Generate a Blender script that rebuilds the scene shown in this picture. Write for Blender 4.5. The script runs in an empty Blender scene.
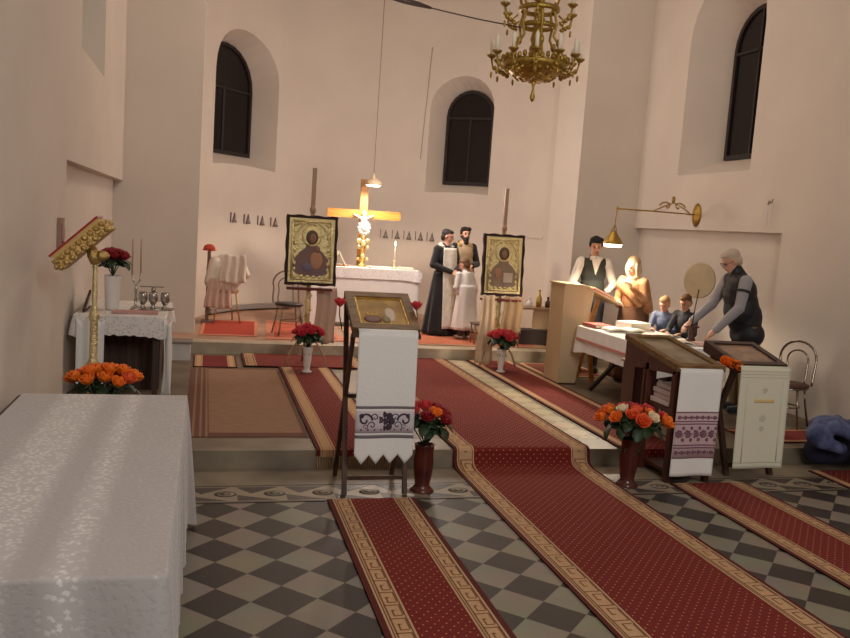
import bpy, bmesh, math, random
from mathutils import Vector, Matrix, Euler, Quaternion
from math import sin, cos, pi, radians as R
random.seed(7)
scene = bpy.context.scene
COL = scene.collection

# ------------------------------------------------------------------ materials
def lin(c):
    return tuple(((v/255)/12.92 if v/255 <= .04045 else ((v/255+.055)/1.055)**2.4) for v in c)
MATS = {}
def mat(name, rgb, rough=.6, metal=0., var=.0, vscale=6., bump=0., bscale=60., emit=0., sheen=0., spec=.5, rgb2=None, trans=0., stretch=None):
    if name in MATS: return MATS[name]
    m = bpy.data.materials.new(name); m.use_nodes = True
    nt = m.node_tree; b = nt.nodes['Principled BSDF']
    c = lin(rgb)
    b.inputs['Base Color'].default_value = (*c, 1)
    b.inputs['Roughness'].default_value = rough
    b.inputs['Metallic'].default_value = metal
    b.inputs['Specular IOR Level'].default_value = spec
    if sheen: b.inputs['Sheen Weight'].default_value = sheen
    if trans: b.inputs['Transmission Weight'].default_value = trans
    if emit:
        b.inputs['Emission Color'].default_value = (*c, 1); b.inputs['Emission Strength'].default_value = emit
    tc = nt.nodes.new('ShaderNodeTexCoord')
    vec = tc.outputs['Object']
    if stretch:
        mp = nt.nodes.new('ShaderNodeMapping'); mp.inputs['Scale'].default_value = stretch
        nt.links.new(vec, mp.inputs['Vector']); vec = mp.outputs['Vector']
    if var or rgb2:
        n = nt.nodes.new('ShaderNodeTexNoise'); n.inputs['Scale'].default_value = vscale; n.inputs['Detail'].default_value = 5
        nt.links.new(vec, n.inputs['Vector'])
        r = nt.nodes.new('ShaderNodeValToRGB')
        d = lin(rgb2) if rgb2 else tuple(v*(1-var) for v in c)
        r.color_ramp.elements[0].position = .35; r.color_ramp.elements[1].position = .65
        r.color_ramp.elements[0].color = (*d, 1); r.color_ramp.elements[1].color = (*c, 1)
        nt.links.new(n.outputs['Fac'], r.inputs['Fac']); nt.links.new(r.outputs['Color'], b.inputs['Base Color'])
    if bump:
        n2 = nt.nodes.new('ShaderNodeTexNoise'); n2.inputs['Scale'].default_value = bscale; n2.inputs['Detail'].default_value = 4
        nt.links.new(vec, n2.inputs['Vector'])
        bp = nt.nodes.new('ShaderNodeBump'); bp.inputs['Strength'].default_value = bump; bp.inputs['Distance'].default_value = .02
        nt.links.new(n2.outputs['Fac'], bp.inputs['Height']); nt.links.new(bp.outputs['Normal'], b.inputs['Normal'])
    MATS[name] = m
    return m

PLASTER = mat('plaster', (214, 202, 190), .85, var=.06, vscale=1.2, bump=.12, bscale=9)
DARKGLASS = mat('night_glass', (26, 20, 20), .25, spec=.3)
WINWOOD = mat('window_wood', (36, 26, 23), .6)
WOOD = mat('dark_wood', (84, 50, 30), .6, rgb2=(52, 30, 20), vscale=3, stretch=(8, 8, 1))
REDWOOD = mat('red_wood', (84, 38, 26), .4, rgb2=(58, 26, 18), vscale=3, stretch=(8, 8, 1))
BLACKWOOD = mat('black_wood', (44, 22, 18), .3)
OAK = mat('honey_oak', (196, 132, 50), .45, rgb2=(168, 104, 36), vscale=3, stretch=(1, 8, 8))
MIDWOOD = mat('olive_wood', (126, 96, 58), .5, rgb2=(92, 66, 38), vscale=4, stretch=(2, 8, 8), spec=.3)
PALEWOOD = mat('pale_wood', (176, 142, 112), .5, rgb2=(156, 124, 98), vscale=3)
GOLD = mat('gilt_metal', (212, 176, 96), .32, .9, bump=.7, bscale=45)
GOLDP = mat('pale_gilt', (226, 210, 156), .34, .75, bump=.9, bscale=38)
BRASS = mat('aged_brass', (176, 140, 66), .35, .85, bump=.4, bscale=60)
SILVER = mat('silver', (180, 174, 168), .25, .9)
IVORY = mat('ivory', (236, 226, 204), .5)
WHITE = mat('white_ceramic', (226, 220, 214), .3)
CANDLE = mat('candle_wax', (238, 228, 206), .5)
CLOTHW = mat('white_cloth', (228, 226, 222), .75, sheen=.3, bump=.15, bscale=50)
CREAM = mat('cream_cloth', (216, 212, 190), .75, sheen=.3, bump=.15, bscale=90)
BEIGE = mat('beige_cloth', (204, 178, 148), .8, sheen=.3)
BLACK = mat('black_fabric', (20, 18, 22), .85, sheen=.2)
SKIN = mat('skin', (206, 154, 128), .5)
HAIRB = mat('dark_hair', (34, 24, 20), .7)
HAIRL = mat('brown_hair', (110, 78, 50), .7)
HAIRG = mat('grey_hair', (190, 170, 152), .8)
REDROSE = mat('red_petal', (196, 22, 34), .6, sheen=.2)
DEEPROSE = mat('dark_red_petal', (140, 14, 26), .6)
PINKRED = mat('crimson_petal', (186, 34, 52), .6)
ORANGE = mat('orange_petal', (236, 116, 24), .6)
ORANGE2 = mat('coral_petal', (226, 92, 44), .6)
WHITEROSE = mat('cream_petal', (232, 214, 178), .6)
LEAF = mat('leaf_green', (34, 56, 30), .55)
STEM = mat('stem_green', (44, 62, 30), .6)
RUGRED = mat('rug_red', (114, 22, 14), .95, var=.18, vscale=60)
RUGEDGE = mat('rug_dark_edge', (84, 22, 16), .95)
RUGTAN = mat('rug_tan', (192, 154, 116), .95, var=.12, vscale=70)
RUGKEY = mat('rug_key_brown', (122, 78, 44), .95)
RUGDOT = mat('rug_dot', (206, 150, 96), .95)
RUGLINE = mat('rug_line_brown', (70, 40, 24), .95)
LAMPGLOW = mat('lamp_glow', (255, 240, 206), .5, emit=14)
FLAME = mat('candle_flame', (255, 226, 160), .5, emit=14)
DENIM = mat('blue_quilted', (92, 102, 140), .8, rgb2=(48, 56, 92), vscale=9, bump=.6, bscale=16)
NAVY = mat('navy_fabric', (24, 28, 52), .8)

# ------------------------------------------------------------------ mesh builder
class MB:
    def __init__(s): s.v = []; s.f = []; s.m = []; s.sm = []; s.mats = []
    def mi(s, m):
        if m not in s.mats: s.mats.append(m)
        return s.mats.index(m)
    def add(s, vs, fs, m, smooth=False):
        o = len(s.v); k = s.mi(m)
        s.v += [tuple(v) for v in vs]
        for f in fs: s.f.append(tuple(o+i for i in f)); s.m.append(k); s.sm.append(smooth)
        return s
    def box(s, c, size, m, rot=None):
        hx, hy, hz = (a/2 for a in size)
        M = rot.to_matrix() if isinstance(rot, Euler) else (rot or Matrix.Identity(3))
        vs = [Vector(c)+M@Vector((x*hx, y*hy, z*hz)) for x in (-1, 1) for y in (-1, 1) for z in (-1, 1)]
        return s.add(vs, [(0, 1, 3, 2), (4, 6, 7, 5), (0, 4, 5, 1), (2, 3, 7, 6), (0, 2, 6, 4), (1, 5, 7, 3)], m)
    def bb(s, a, b, m):
        return s.box([(a[i]+b[i])/2 for i in range(3)], [abs(b[i]-a[i]) for i in range(3)], m)
    def bar(s, a, b, w, d, m):
        a, b = Vector(a), Vector(b); z = (b-a); L = z.length; q = z.to_track_quat('Z', 'Y').to_matrix()
        return s.box((a+b)/2, (w, d, L), m, q)
    def tube(s, pts, r, m, n=8, close=False):
        pts = [Vector(p) for p in pts]; rs = r if isinstance(r, (list, tuple)) else [r]*len(pts)
        vs = []; fs = []; N = len(pts); up = None
        for i, p in enumerate(pts):
            if close: t = pts[(i+1) % N]-pts[i-1]
            else: t = pts[min(i+1, N-1)]-pts[max(i-1, 0)]
            t.normalize()
            if up is None:
                up = Vector((0, 0, 1)) if abs(t.z) < .9 else Vector((1, 0, 0))
            x = up.cross(t)
            if x.length < 1e-4: x = Vector((1, 0, 0)).cross(t)
            x.normalize(); y = t.cross(x); up = y
            for k in range(n):
                a = 2*pi*k/n; vs.append(p+(x*cos(a)+y*sin(a))*rs[i])
        for i in range(N if close else N-1):
            j = (i+1) % N
            for k in range(n):
                fs.append((i*n+k, i*n+(k+1) % n, j*n+(k+1) % n, j*n+k))
        if not close: fs += [tuple(range(n-1, -1, -1)), tuple((N-1)*n+k for k in range(n))]
        return s.add(vs, fs, m, True)
    def lathe(s, prof, c, m, n=16, sx=1, sy=1, rot=None):
        M = rot.to_matrix() if isinstance(rot, Euler) else (rot or Matrix.Identity(3))
        vs = []; fs = []; c = Vector(c)
        for r, z in prof:
            for k in range(n): a = 2*pi*k/n; vs.append(c+M@Vector((r*cos(a)*sx, r*sin(a)*sy, z)))
        for i in range(len(prof)-1):
            for k in range(n): fs.append((i*n+k, i*n+(k+1) % n, (i+1)*n+(k+1) % n, (i+1)*n+k))
        if prof[0] == prof[-1]: return s.add(vs, fs, m, True)
        if prof[0][0] > 1e-5: fs.append(tuple(range(n-1, -1, -1)))
        if prof[-1][0] > 1e-5: fs.append(tuple((len(prof)-1)*n+k for k in range(n)))
        return s.add(vs, fs, m, True)
    def ball(s, c, r, m, n=12, rot=None):
        r = r if isinstance(r, (tuple, list)) else (r, r, r)
        M = rot.to_matrix() if isinstance(rot, Euler) else (rot or Matrix.Identity(3))
        vs = []; fs = []; c = Vector(c); h = max(5, n//2+1)
        for i in range(h+1):
            t = pi*i/h
            for k in range(n):
                a = 2*pi*k/n; vs.append(c+M@Vector((r[0]*sin(t)*cos(a), r[1]*sin(t)*sin(a), -r[2]*cos(t))))
        for i in range(h):
            for k in range(n): fs.append((i*n+k, i*n+(k+1) % n, (i+1)*n+(k+1) % n, (i+1)*n+k))
        return s.add(vs, fs, m, True)
    def sheet(s, fn, nu, nv, m, th=.004, smooth=True):
        g = [[Vector(fn(i/nu, j/nv)) for j in range(nv+1)] for i in range(nu+1)]
        vs = []; W = nv+1
        def nrm(i, j):
            a = g[min(i+1, nu)][j]-g[max(i-1, 0)][j]; b = g[i][min(j+1, nv)]-g[i][max(j-1, 0)]
            q = a.cross(b); return q.normalized() if q.length > 1e-9 else Vector((0, 0, 1))
        top = [g[i][j]+nrm(i, j)*th/2 for i in range(nu+1) for j in range(W)]
        bot = [g[i][j]-nrm(i, j)*th/2 for i in range(nu+1) for j in range(W)]
        vs = top+bot; T = len(top); fs = []
        for i in range(nu):
            for j in range(nv):
                a, b, c, d = i*W+j, (i+1)*W+j, (i+1)*W+j+1, i*W+j+1
                fs.append((a, b, c, d)); fs.append((T+d, T+c, T+b, T+a))
        edge = [i*W for i in range(nu+1)]+[nu*W+j for j in range(1, W)]+[i*W+nv for i in range(nu-1, -1, -1)]+[j for j in range(nv-1, 0, -1)]
        for k in range(len(edge)):
            a, b = edge[k], edge[(k+1) % len(edge)]; fs.append((b, a, T+a, T+b))
        return s.add(vs, fs, m, smooth)
    def poly(s, pts, d, m):
        """extrude a planar polygon by vector d"""
        pts = [Vector(p) for p in pts]; d = Vector(d); n = len(pts)
        vs = pts+[p+d for p in pts]
        fs = [tuple(range(n-1, -1, -1)), tuple(range(n, 2*n))]+[(i, (i+1) % n, n+(i+1) % n, n+i) for i in range(n)]
        return s.add(vs, fs, m)
    def build(s, name, parent=None, off=(0, 0, 0)):
        me = bpy.data.meshes.new(name)
        o_ = Vector(off)
        me.from_pydata([tuple(Vector(v)-o_) for v in s.v], [], s.f)
        for m in s.mats: me.materials.append(m)
        me.polygons.foreach_set('material_index', s.m)
        me.polygons.foreach_set('use_smooth', s.sm)
        me.update()
        bm = bmesh.new(); bm.from_mesh(me); bmesh.ops.recalc_face_normals(bm, faces=bm.faces); bm.to_mesh(me); bm.free()
        o = bpy.data.objects.new(name, me); COL.objects.link(o)
        if parent: o.parent = parent
        return o

def tag(o, label, cat, group=None):
    o['label'] = label; o['category'] = cat
    if group: o['group'] = group
    return o
def thing(name, label, cat, loc=(0, 0, 0), rz=0, group=None):
    o = bpy.data.objects.new(name, None); COL.objects.link(o); o.empty_display_size = .1
    o.location = loc; o.rotation_euler = (0, 0, rz)
    return tag(o, label, cat, group)
def part(mb, name, parent, label=None, local=False):
    off = (0, 0, 0) if local else parent.get('_o', tuple(parent.location))
    o = mb.build(name, parent, off)
    if not local: OFF[o] = off
    if label: o['label'] = label
    return o
OFF = {}
def wpart(mb, name, parent, label=None):
    """mesh given in world coordinates, parent unrotated (thing or part)"""
    off = OFF.get(parent) if parent in OFF else tuple(parent.location)
    o = mb.build(name, parent, off); OFF[o] = off
    if label: o['label'] = label
    return o
def lpart(mb, name, parent, label=None):
    o = mb.build(name, parent)
    if label: o['label'] = label
    return o
def single(mb, name, label, cat, loc, group=None):
    o = mb.build(name, None, loc); o.location = loc
    return tag(o, label, cat, group)
def struct(mb, name):
    o = mb.build(name); o['kind'] = 'structure'; return o
def dup(root, loc, rz=None, label=None, group=None, scale=None, rot=None):
    r = root.copy(); COL.objects.link(r); r.location = loc
    if rz is not None: r.rotation_euler = (0, 0, rz)
    if rot is not None: r.rotation_euler = rot
    if scale: r.scale = (scale,)*3
    if label: r['label'] = label
    if group: r['group'] = group
    for ch in list(root.children):
        c = ch.copy(); COL.objects.link(c); c.parent = r
        for g in list(ch.children):
            d = g.copy(); COL.objects.link(d); d.parent = c
    return r
def bake(o):
    dg = bpy.context.evaluated_depsgraph_get(); dg.update()
    me = bpy.data.meshes.new_from_object(o.evaluated_get(dg), depsgraph=dg)
    o.modifiers.clear(); o.data = me
    return o
def cut(o, cutter_mb):
    c = cutter_mb.build('cutter'); md = o.modifiers.new('b', 'BOOLEAN'); md.operation = 'DIFFERENCE'; md.solver = 'EXACT'; md.object = c
    bpy.context.view_layer.update(); bake(o); bpy.data.objects.remove(c)

# ------------------------------------------------------------------ setting
AX = 2.72; XL = -1.12; XR = 6.6; APC = (2.72, 12.9); APR = 2.95; TOP = 7.4

# floor of the nave with diagonal checker
def tile_mat(name, c1, c2, scale, rot, rough, jit=.25):
    m = bpy.data.materials.new(name); m.use_nodes = True; nt = m.node_tree; b = nt.nodes['Principled BSDF']
    tc = nt.nodes.new('ShaderNodeTexCoord'); mp = nt.nodes.new('ShaderNodeMapping')
    mp.inputs['Rotation'].default_value = (0, 0, rot); mp.inputs['Scale'].default_value = (scale, scale, scale)
    mp.inputs['Location'].default_value = (.02, .31, .5)
    nt.links.new(tc.outputs['Object'], mp.inputs['Vector'])
    ch = nt.nodes.new('ShaderNodeTexChecker'); ch.inputs['Scale'].default_value = 1
    ch.inputs['Color1'].default_value = (*lin(c1), 1); ch.inputs['Color2'].default_value = (*lin(c2), 1)
    nt.links.new(mp.outputs['Vector'], ch.inputs['Vector'])
    no = nt.nodes.new('ShaderNodeTexNoise'); no.inputs['Scale'].default_value = 3; no.inputs['Detail'].default_value = 6
    nt.links.new(tc.outputs['Object'], no.inputs['Vector'])
    mx = nt.nodes.new('ShaderNodeMix'); mx.data_type = 'RGBA'; mx.blend_type = 'MULTIPLY'; mx.inputs[0].default_value = jit*2
    nt.links.new(ch.outputs['Color'], mx.inputs[6]); nt.links.new(no.outputs['Color'], mx.inputs[7])
    nt.links.new(mx.outputs[2], b.inputs['Base Color']); b.inputs['Roughness'].default_value = rough
    return m
TILE = tile_mat('nave_tiles', (142, 134, 118), (48, 41, 38), 1/.2475, R(45), .45)
m = MB(); m.bb((XL-.5, -2, -.12), (9, 6.5, 0), TILE); struct(m, 'floor')
MARBLE = mat('step_marble', (140, 128, 108), .45, rgb2=(104, 92, 78), vscale=2.2)
MARBLE2 = mat('dais_marble', (190, 176, 152), .45, rgb2=(150, 138, 118), vscale=2.5)
CHFLOOR = mat('chancel_tile', (120, 104, 84), .5, rgb2=(92, 78, 62), vscale=4)
DAISF = mat('dais_floor', (178, 140, 116), .5, rgb2=(158, 120, 98), vscale=3)
m = MB(); m.bb((XL-.3, 6.5, -.12), (7.0, 11.1, .149), CHFLOOR); struct(m, 'floor_chancel')
m = MB(); m.bb((XL-.3, 6.455, .0), (6.9, 6.80, .152), MARBLE); struct(m, 'trim_1')
m = MB(); m.bb((XL, 6.03, 0), (XR, 6.44, .004), MARBLE); struct(m, 'trim_2')
m = MB(); m.bb((XL-.3, 11.1, -.12), (7.0, 16.2, .3), DAISF); struct(m, 'floor_dais')
m = MB(); m.bb((XL-.3, 11.06, .149), (6.9, 11.32, .303), MARBLE2); struct(m, 'trim_3')
# scroll border band in the nave floor
TD = mat('band_dark', (62, 54, 50), .45); TLg = mat('band_light', (140, 128, 108), .45)
m = MB(); m.bb((XL, 5.68, 0), (XR, 6.03, .003), TLg)
m.bb((XL, 5.665, 0), (XR, 5.69, .0045), TD); m.bb((XL, 6.02, 0), (XR, 6.04, .0045), TD)
x = XL
while x < XR-.36:
    m.poly([(x, 6.0, .0031), (x+.30, 6.0, .0031), (x+.10, 5.86, .0031)], (0, 0, .0012), TD)
    m.poly([(x, 5.83, .0031), (x+.28, 5.71, .0031), (x, 5.71, .0031)], (0, 0, .0012), TD)
    for rr, mm_, zz in ((.062, TD, .0032), (.048, TLg, .0046), (.03, TD, .0056), (.016, TLg, .0066)):
        m.lathe([(rr, 0), (rr, .0012)], (x+.27, 5.85, zz), mm_, 14, 1.3, 1)
    x += .35
struct(m, 'trim_4')
# pale floor strip between the chancel carpets: small light tiles
TSTR = tile_mat('pale_tiles', (206, 192, 158), (184, 168, 134), 5, R(45), .5, .15)
m = MB(); m.bb((3.3, 6.8, .148), (3.63, 11.0, .153), TSTR)
m.bb((3.31, 6.8, .149), (3.325, 11.0, .1545), TD); m.bb((3.60, 6.8, .149), (3.612, 11.0, .1545), TD); struct(m, 'trim_5')

def arch(w, zb, zs, n=12):
    """profile points (s, z) of an arched opening, half width w"""
    return [(-w, zb), (w, zb)]+[(w*cos(pi*k/n), zs+w*sin(pi*k/n)) for k in range(n+1)]
def arch_cutter(c, nrm, wi, zbi, zsi, wo, zbo, zso, depth, ext=.25):
    """c = centre on wall face, nrm = unit vector pointing into the room; i = room side, o = glass side"""
    n2 = Vector((nrm[0], nrm[1], 0)); t = Vector((-n2.y, n2.x, 0)); c = Vector((c[0], c[1], 0))
    A = arch(wi, zbi, zsi); B = arch(wo, zbo, zso)
    k = ext/depth
    def L(a, b, f): return a+(b-a)*f
    ring0 = [c+n2*ext+t*L(a[0], b[0], -k)+Vector((0, 0, L(a[1], b[1], -k))) for a, b in zip(A, B)]
    ring1 = [c-n2*depth+t*b[0]+Vector((0, 0, b[1])) for b in B]
    n = len(A); mb = MB()
    mb.add(ring0+ring1, [tuple(range(n)), tuple(range(2*n-1, n-1, -1))]+[(i, n+i, n+(i+1) % n, (i+1) % n) for i in range(n)], PLASTER)
    return mb
def window(idx, c, nrm, w, zb, zs, depth, bars=()):
    n2 = Vector((nrm[0], nrm[1], 0)); t = Vector((-n2.y, n2.x, 0)); c3 = Vector((c[0], c[1], 0))-n2*(depth-.005)
    out = arch(w-.002, zb, zs); inn = arch(w-.06, zb+.06, zs)
    P = lambda p, d: c3+t*p[0]+Vector((0, 0, p[1]))+n2*d
    n = len(out); mb = MB()
    vs = [P(p, 0) for p in out]+[P(p, 0) for p in inn]+[P(p, .05) for p in out]+[P(p, .05) for p in inn]
    fs = []
    for i in range(n):
        j = (i+1) % n
        fs += [(2*n+i, 2*n+j, 3*n+j, 3*n+i), (n+i, n+j, 3*n+j, 3*n+i), (i, j, 2*n+j, 2*n+i), (i, j, n+j, n+i)]
    mb.add(vs, fs, WINWOOD)
    for s0, z0, s1, z1 in bars:
        mb.bar(P((s0, z0), .03), P((s1, z1), .03), .035, .035, WINWOOD)
    o = mb.build('window_%d' % idx); o['kind'] = 'structure'
    g = MB(); g.poly([P(p, .008) for p in inn], n2*.012, DARKGLASS); g.build('pane', o)

# walls
m = MB(); m.bb((XL-1.1, -2, -.1), (XL, 11.9, TOP), PLASTER); wl = struct(m, 'wall_left')
m = MB(); m.bb((XL-.12, 7.3, -.3), (XL+.3, 12.4, 2.35), PLASTER); cut(wl, m)
cut(wl, arch_cutter((XL, 8.8), (1, 0), .83, 3.36, 4.9, .55, 3.6, 4.8, .6))
window(1, (XL, 8.8), (1, 0), .55, 3.6, 4.8, .6, [(0, 3.6, 0, 5.3), (-.5, 4.7, .5, 4.7)])
m = MB(); m.bb((XR, -2, -.1), (XR+1.1, 11.9, TOP), PLASTER); wr = struct(m, 'wall_right')
m = MB(); m.bb((XR-.3, 8.4, -.3), (XR+.1, 12.4, 2.22), PLASTER); cut(wr, m)
cut(wr, arch_cutter((XR, 9.97), (-1, 0), .83, 3.0, 4.85, .56, 3.25, 4.75, .6))
window(2, (XR, 9.97), (-1, 0), .56, 3.25, 4.75, .6, [(0, 3.25, 0, 5.3), (-.5, 4.72, .5, 4.72)])
# chancel piers
m = MB(); m.bb((XL-.9, 11.9, -.1), (-.12, 12.9, TOP), PLASTER); struct(m, 'wall_pier_left')
m = MB(); m.bb((5.55, 11.9, -.1), (XR+.9, 12.9, TOP), PLASTER); struct(m, 'wall_pier_right')
# curved apse wall
m = MB(); N = 48; vs = []; fs = []
for i in range(N+1):
    a = R(-6)+R(192)*i/N
    for r_, z_ in ((APR, -.1), (APR, TOP), (APR+.9, TOP), (APR+.9, -.1)):
        vs.append((APC[0]+r_*cos(a), APC[1]+r_*sin(a), z_))
for i in range(N):
    for k in range(4): fs.append((i*4+k, i*4+(k+1) % 4, (i+1)*4+(k+1) % 4, (i+1)*4+k))
fs += [(0, 1, 2, 3), tuple(N*4+k for k in (3, 2, 1, 0))]
m.add(vs, fs, PLASTER, True); wa = struct(m, 'wall_apse')
for idx, (th, gz0, gz1, nz0, ntop, wi, wo) in enumerate(((R(138.3), 3.05, 4.95, 2.86, 5.14, .82, .74), (R(50.6), 2.87, 4.68, 2.70, 4.88, .63, .5))):
    c = (APC[0]+APR*cos(th), APC[1]+APR*sin(th)); nr = (-cos(th), -sin(th))
    cut(wa, arch_cutter(c, nr, wi, nz0, ntop-wi, wo, gz0, gz1-wo, .45))
    window(3+idx, c, nr, wo, gz0, gz1-wo, .45, [(-wo+.04, gz1-wo-.03, wo-.04, gz1-wo-.03), (0, gz0, 0, gz1-wo)])
md = wa.modifiers.new('e', 'EDGE_SPLIT'); md.split_angle = R(25)
# ceiling
m = MB(); m.bb((XL-1.1, -2, TOP), (XR+1.1, 17, TOP+.2), PLASTER); struct(m, 'ceiling')
# moulding lines in the apse
m = MB()
for a0, a1 in ((8, 30),):
    for i in range(10):
        a = R(a0+(a1-a0)*i/10); b = R(a0+(a1-a0)*(i+1)/10)
        m.bar((APC[0]+(APR-.01)*cos(a), APC[1]+(APR-.01)*sin(a), 1.96), (APC[0]+(APR-.01)*cos(b), APC[1]+(APR-.01)*sin(b), 1.96), .03, .03, PLASTER)
struct(m, 'trim_6')
m = MB()
for i in range(12):
    a = R(113+3.6*i); b = R(113+3.6*(i+1))
    p = lambda q: (APC[0]+(APR-.05)*cos(q), APC[1]+(APR-.05)*sin(q), .37)
    m.bar(p(a), p(b), .13, .08, mat('skirting_grey', (150, 144, 140), .5))
struct(m, 'baseboard_apse')
m = MB(); m.bb((-.36, 10.5, .15), (-.14, 10.78, .36), mat('white_stone', (206, 202, 196), .6, var=.1)); m.bb((-.38, 10.48, .36), (-.12, 10.8, .385), mat('stone_cap', (120, 112, 106), .6))
single(m, 'stone_block', 'low white stone block with grey cap at the foot of the left pier', 'block', (-.25, 10.64, .15))

# ------------------------------------------------------------------ carpets
def rug(name, label, u0, u1, path, axis='y', band=.13, edge=.035, dots=True, key=True, group=None, fringe=0, bandin=None, sp=.062):
    """path: list of (along, z); u0..u1 across"""
    L = [0]
    for i in range(1, len(path)): L.append(L[-1]+math.hypot(path[i][0]-path[i-1][0], path[i][1]-path[i-1][1]))
    T = L[-1]; sg_ = []
    for i in range(len(path)-1):
        dy, dz = (path[i+1][0]-path[i][0])/(L[i+1]-L[i]), (path[i+1][1]-path[i][1])/(L[i+1]-L[i])
        sg_.append((dz, -dy) if dy < 0 else (-dz, dy))
    NR = [sg_[0]]+[((a[0]+b[0])/2, (a[1]+b[1])/2) for a, b in zip(sg_, sg_[1:])]+[sg_[-1]]
    def P(u, v, h):
        i = 0
        while i < len(L)-2 and v > L[i+1]: i += 1
        f = (v-L[i])/(L[i+1]-L[i]); a = path[i]; b = path[i+1]
        y = a[0]+(b[0]-a[0])*f; z = a[1]+(b[1]-a[1])*f
        nx = NR[i][0]+(NR[i+1][0]-NR[i][0])*f; nz = NR[i][1]+(NR[i+1][1]-NR[i][1])*f
        y += nx*h; z += nz*h
        return (u0+u, y, z) if axis == 'y' else (y, u0+u, z)
    W = u1-u0
    m = MB()
    def strip(a, b, h, mt, v0=0, v1=T):
        vv = [v0]+[l for l in L if v0+1e-4 < l < v1-1e-4]+[v1]
        vs = []; fs = []
        for v in vv:
            vs += [P(a, v, h), P(b, v, h), P(b, v, 0.0005), P(a, v, 0.0005)]
        for i in range(len(vv)-1):
            for k in range(4): fs.append((i*4+k, i*4+(k+1) % 4, i*4+4+(k+1) % 4, i*4+4+k))
        fs += [(0, 1, 2, 3), tuple(len(vs)-4+k for k in (3, 2, 1, 0))]
        m.add(vs, fs, mt)
    def quad(pts, h, mt):
        m.add([P(u, v, h) for u, v in pts], [(0, 1, 2, 3)], mt)
    strip(0, W, .008, RUGRED)
    strip(0, edge, .009, RUGEDGE); strip(W-edge, W, .009, RUGEDGE)
    for s in (0, 1):
        a = edge if s == 0 else W-edge-band
        strip(a, a+band, .0095, RUGTAN)
        for q in (a+.012, a+band-.018): strip(q, q+.005, .0105, RUGLINE if key else RUGKEY)
        if key:
            pr = band*1.15; w = band-.05; v = .03; lw = .009
            while v+pr < T-.02:
                k = [(0, 0), (0, .95), (.75, .95), (.75, .35), (.38, .35), (.38, .62)] if s else [(0, .0), (0, .95), (.75, .95), (.75, .35), (.38, .35), (.38, .62)]
                pts = [(a+.025+w*(y_), v+pr*x_*1.05) for x_, y_ in k]+[]
                for p, q in zip(pts, pts[1:]):
                    if abs(p[0]-q[0]) > abs(p[1]-q[1]):
                        x0, x1 = sorted((p[0], q[0])); quad([(x0, p[1]), (x1, p[1]), (x1, p[1]+lw), (x0, p[1]+lw)], .0108, RUGKEY)
                    else:
                        y0, y1 = sorted((p[1], q[1])); quad([(p[0], y0), (p[0]+lw, y0), (p[0]+lw, y1), (p[0], y1)], .0108, RUGKEY)
                y0 = v+pr*.79; quad([(a+.025, v), (a+.025+lw, v), (a+.025+lw, v+pr), (a+.025, v+pr)], .0108, RUGKEY)
                v += pr
    if dots:
        a, b = edge+band+.02, W-edge-band-.02; v = .03; row = 0
        while v < T-.02:
            u = a+(sp/2 if row % 2 else 0)
            while u < b:
                d = .0055; quad([(u-d, v), (u, v-d), (u+d, v), (u, v+d)], .0092, RUGDOT); u += sp
            v += sp*.55; row += 1
    if fringe:
        for e, sg in ((0, 1),):
            u = .01
            while u < W:
                q = P(u, 0, .004); r_ = P(u+.006, 0, .004)
                m.box(((q[0]+r_[0])/2, q[1]-.01, q[2]-fringe/2+.01), (.007, .004, fringe), RUGTAN, Euler((random.uniform(-.1, .1), random.uniform(-.15, .15), 0))); u += .02
    c = P(W/2, T/2, 0); o = m.build(name, None, c); o.location = c
    return tag(o, label, 'carpet', group)
rug('carpet_runner', 'narrow red dotted carpet runner lying alone on the checkered floor before the central icon', .91, 1.56, [(5.68, .004), (-.5, .004)])
rug('carpet_runner', 'widest red carpet with key border, running up the middle over the step', 2.08, 3.34,
    [(-1, .002), (6.1, .002), (6.3, .006), (6.37, .016), (6.41, .036), (6.43, .07), (6.438, .11), (6.445, .145), (6.46, .160), (6.49, .165), (6.56, .163), (6.8, .158), (11.05, .158)], band=.15, edge=.03)
rug('carpet_runner', 'narrow red carpet runner on the nave floor in front of the two towel-draped lecterns', 3.83, 4.56, [(5.9, .003), (-.5, .003)])
rug('carpet_runner', 'red carpet runner at left whose fringed end hangs over the chancel step', .92, 1.56,
    [(6.44, .10), (6.45, .15), (6.50, .158), (6.8, .158), (11.0, .158)], fringe=.14, key=False, band=.12)
rug('carpet_runner', 'red carpet runner with tan edges on the chancel floor beside the reading table', 3.64, 4.34,
    [(6.43, .06), (6.44, .15), (6.50, .158), (6.8, .158), (11.0, .158)], fringe=.08, key=False, band=.08)
rug('small_rug', 'small dark red rug with tan stripes below the dais edge at the far left', -.10, .42, [(10.06, .155), (10.86, .155)], dots=False, band=.09, edge=.02, key=False)
rug('small_rug', 'dark red rug with tan key borders under the left icon stand', .50, 2.04, [(10.12, .167), (11.03, .167)], band=.13, edge=.03)
rug('carpet_runner', 'red carpet piece on the chancel floor under the metal bentwood chair', 6.62, 7.15, [(5.2, .154), (6.5, .154)], axis='x', dots=False, key=False, band=.05)
rug('carpet_runner', 'red carpet with tan edge on the nave floor beneath the blue jacket', 5.45, 6.1, [(2.0, .004), (6.2, .004)], key=False, band=.07)
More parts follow.
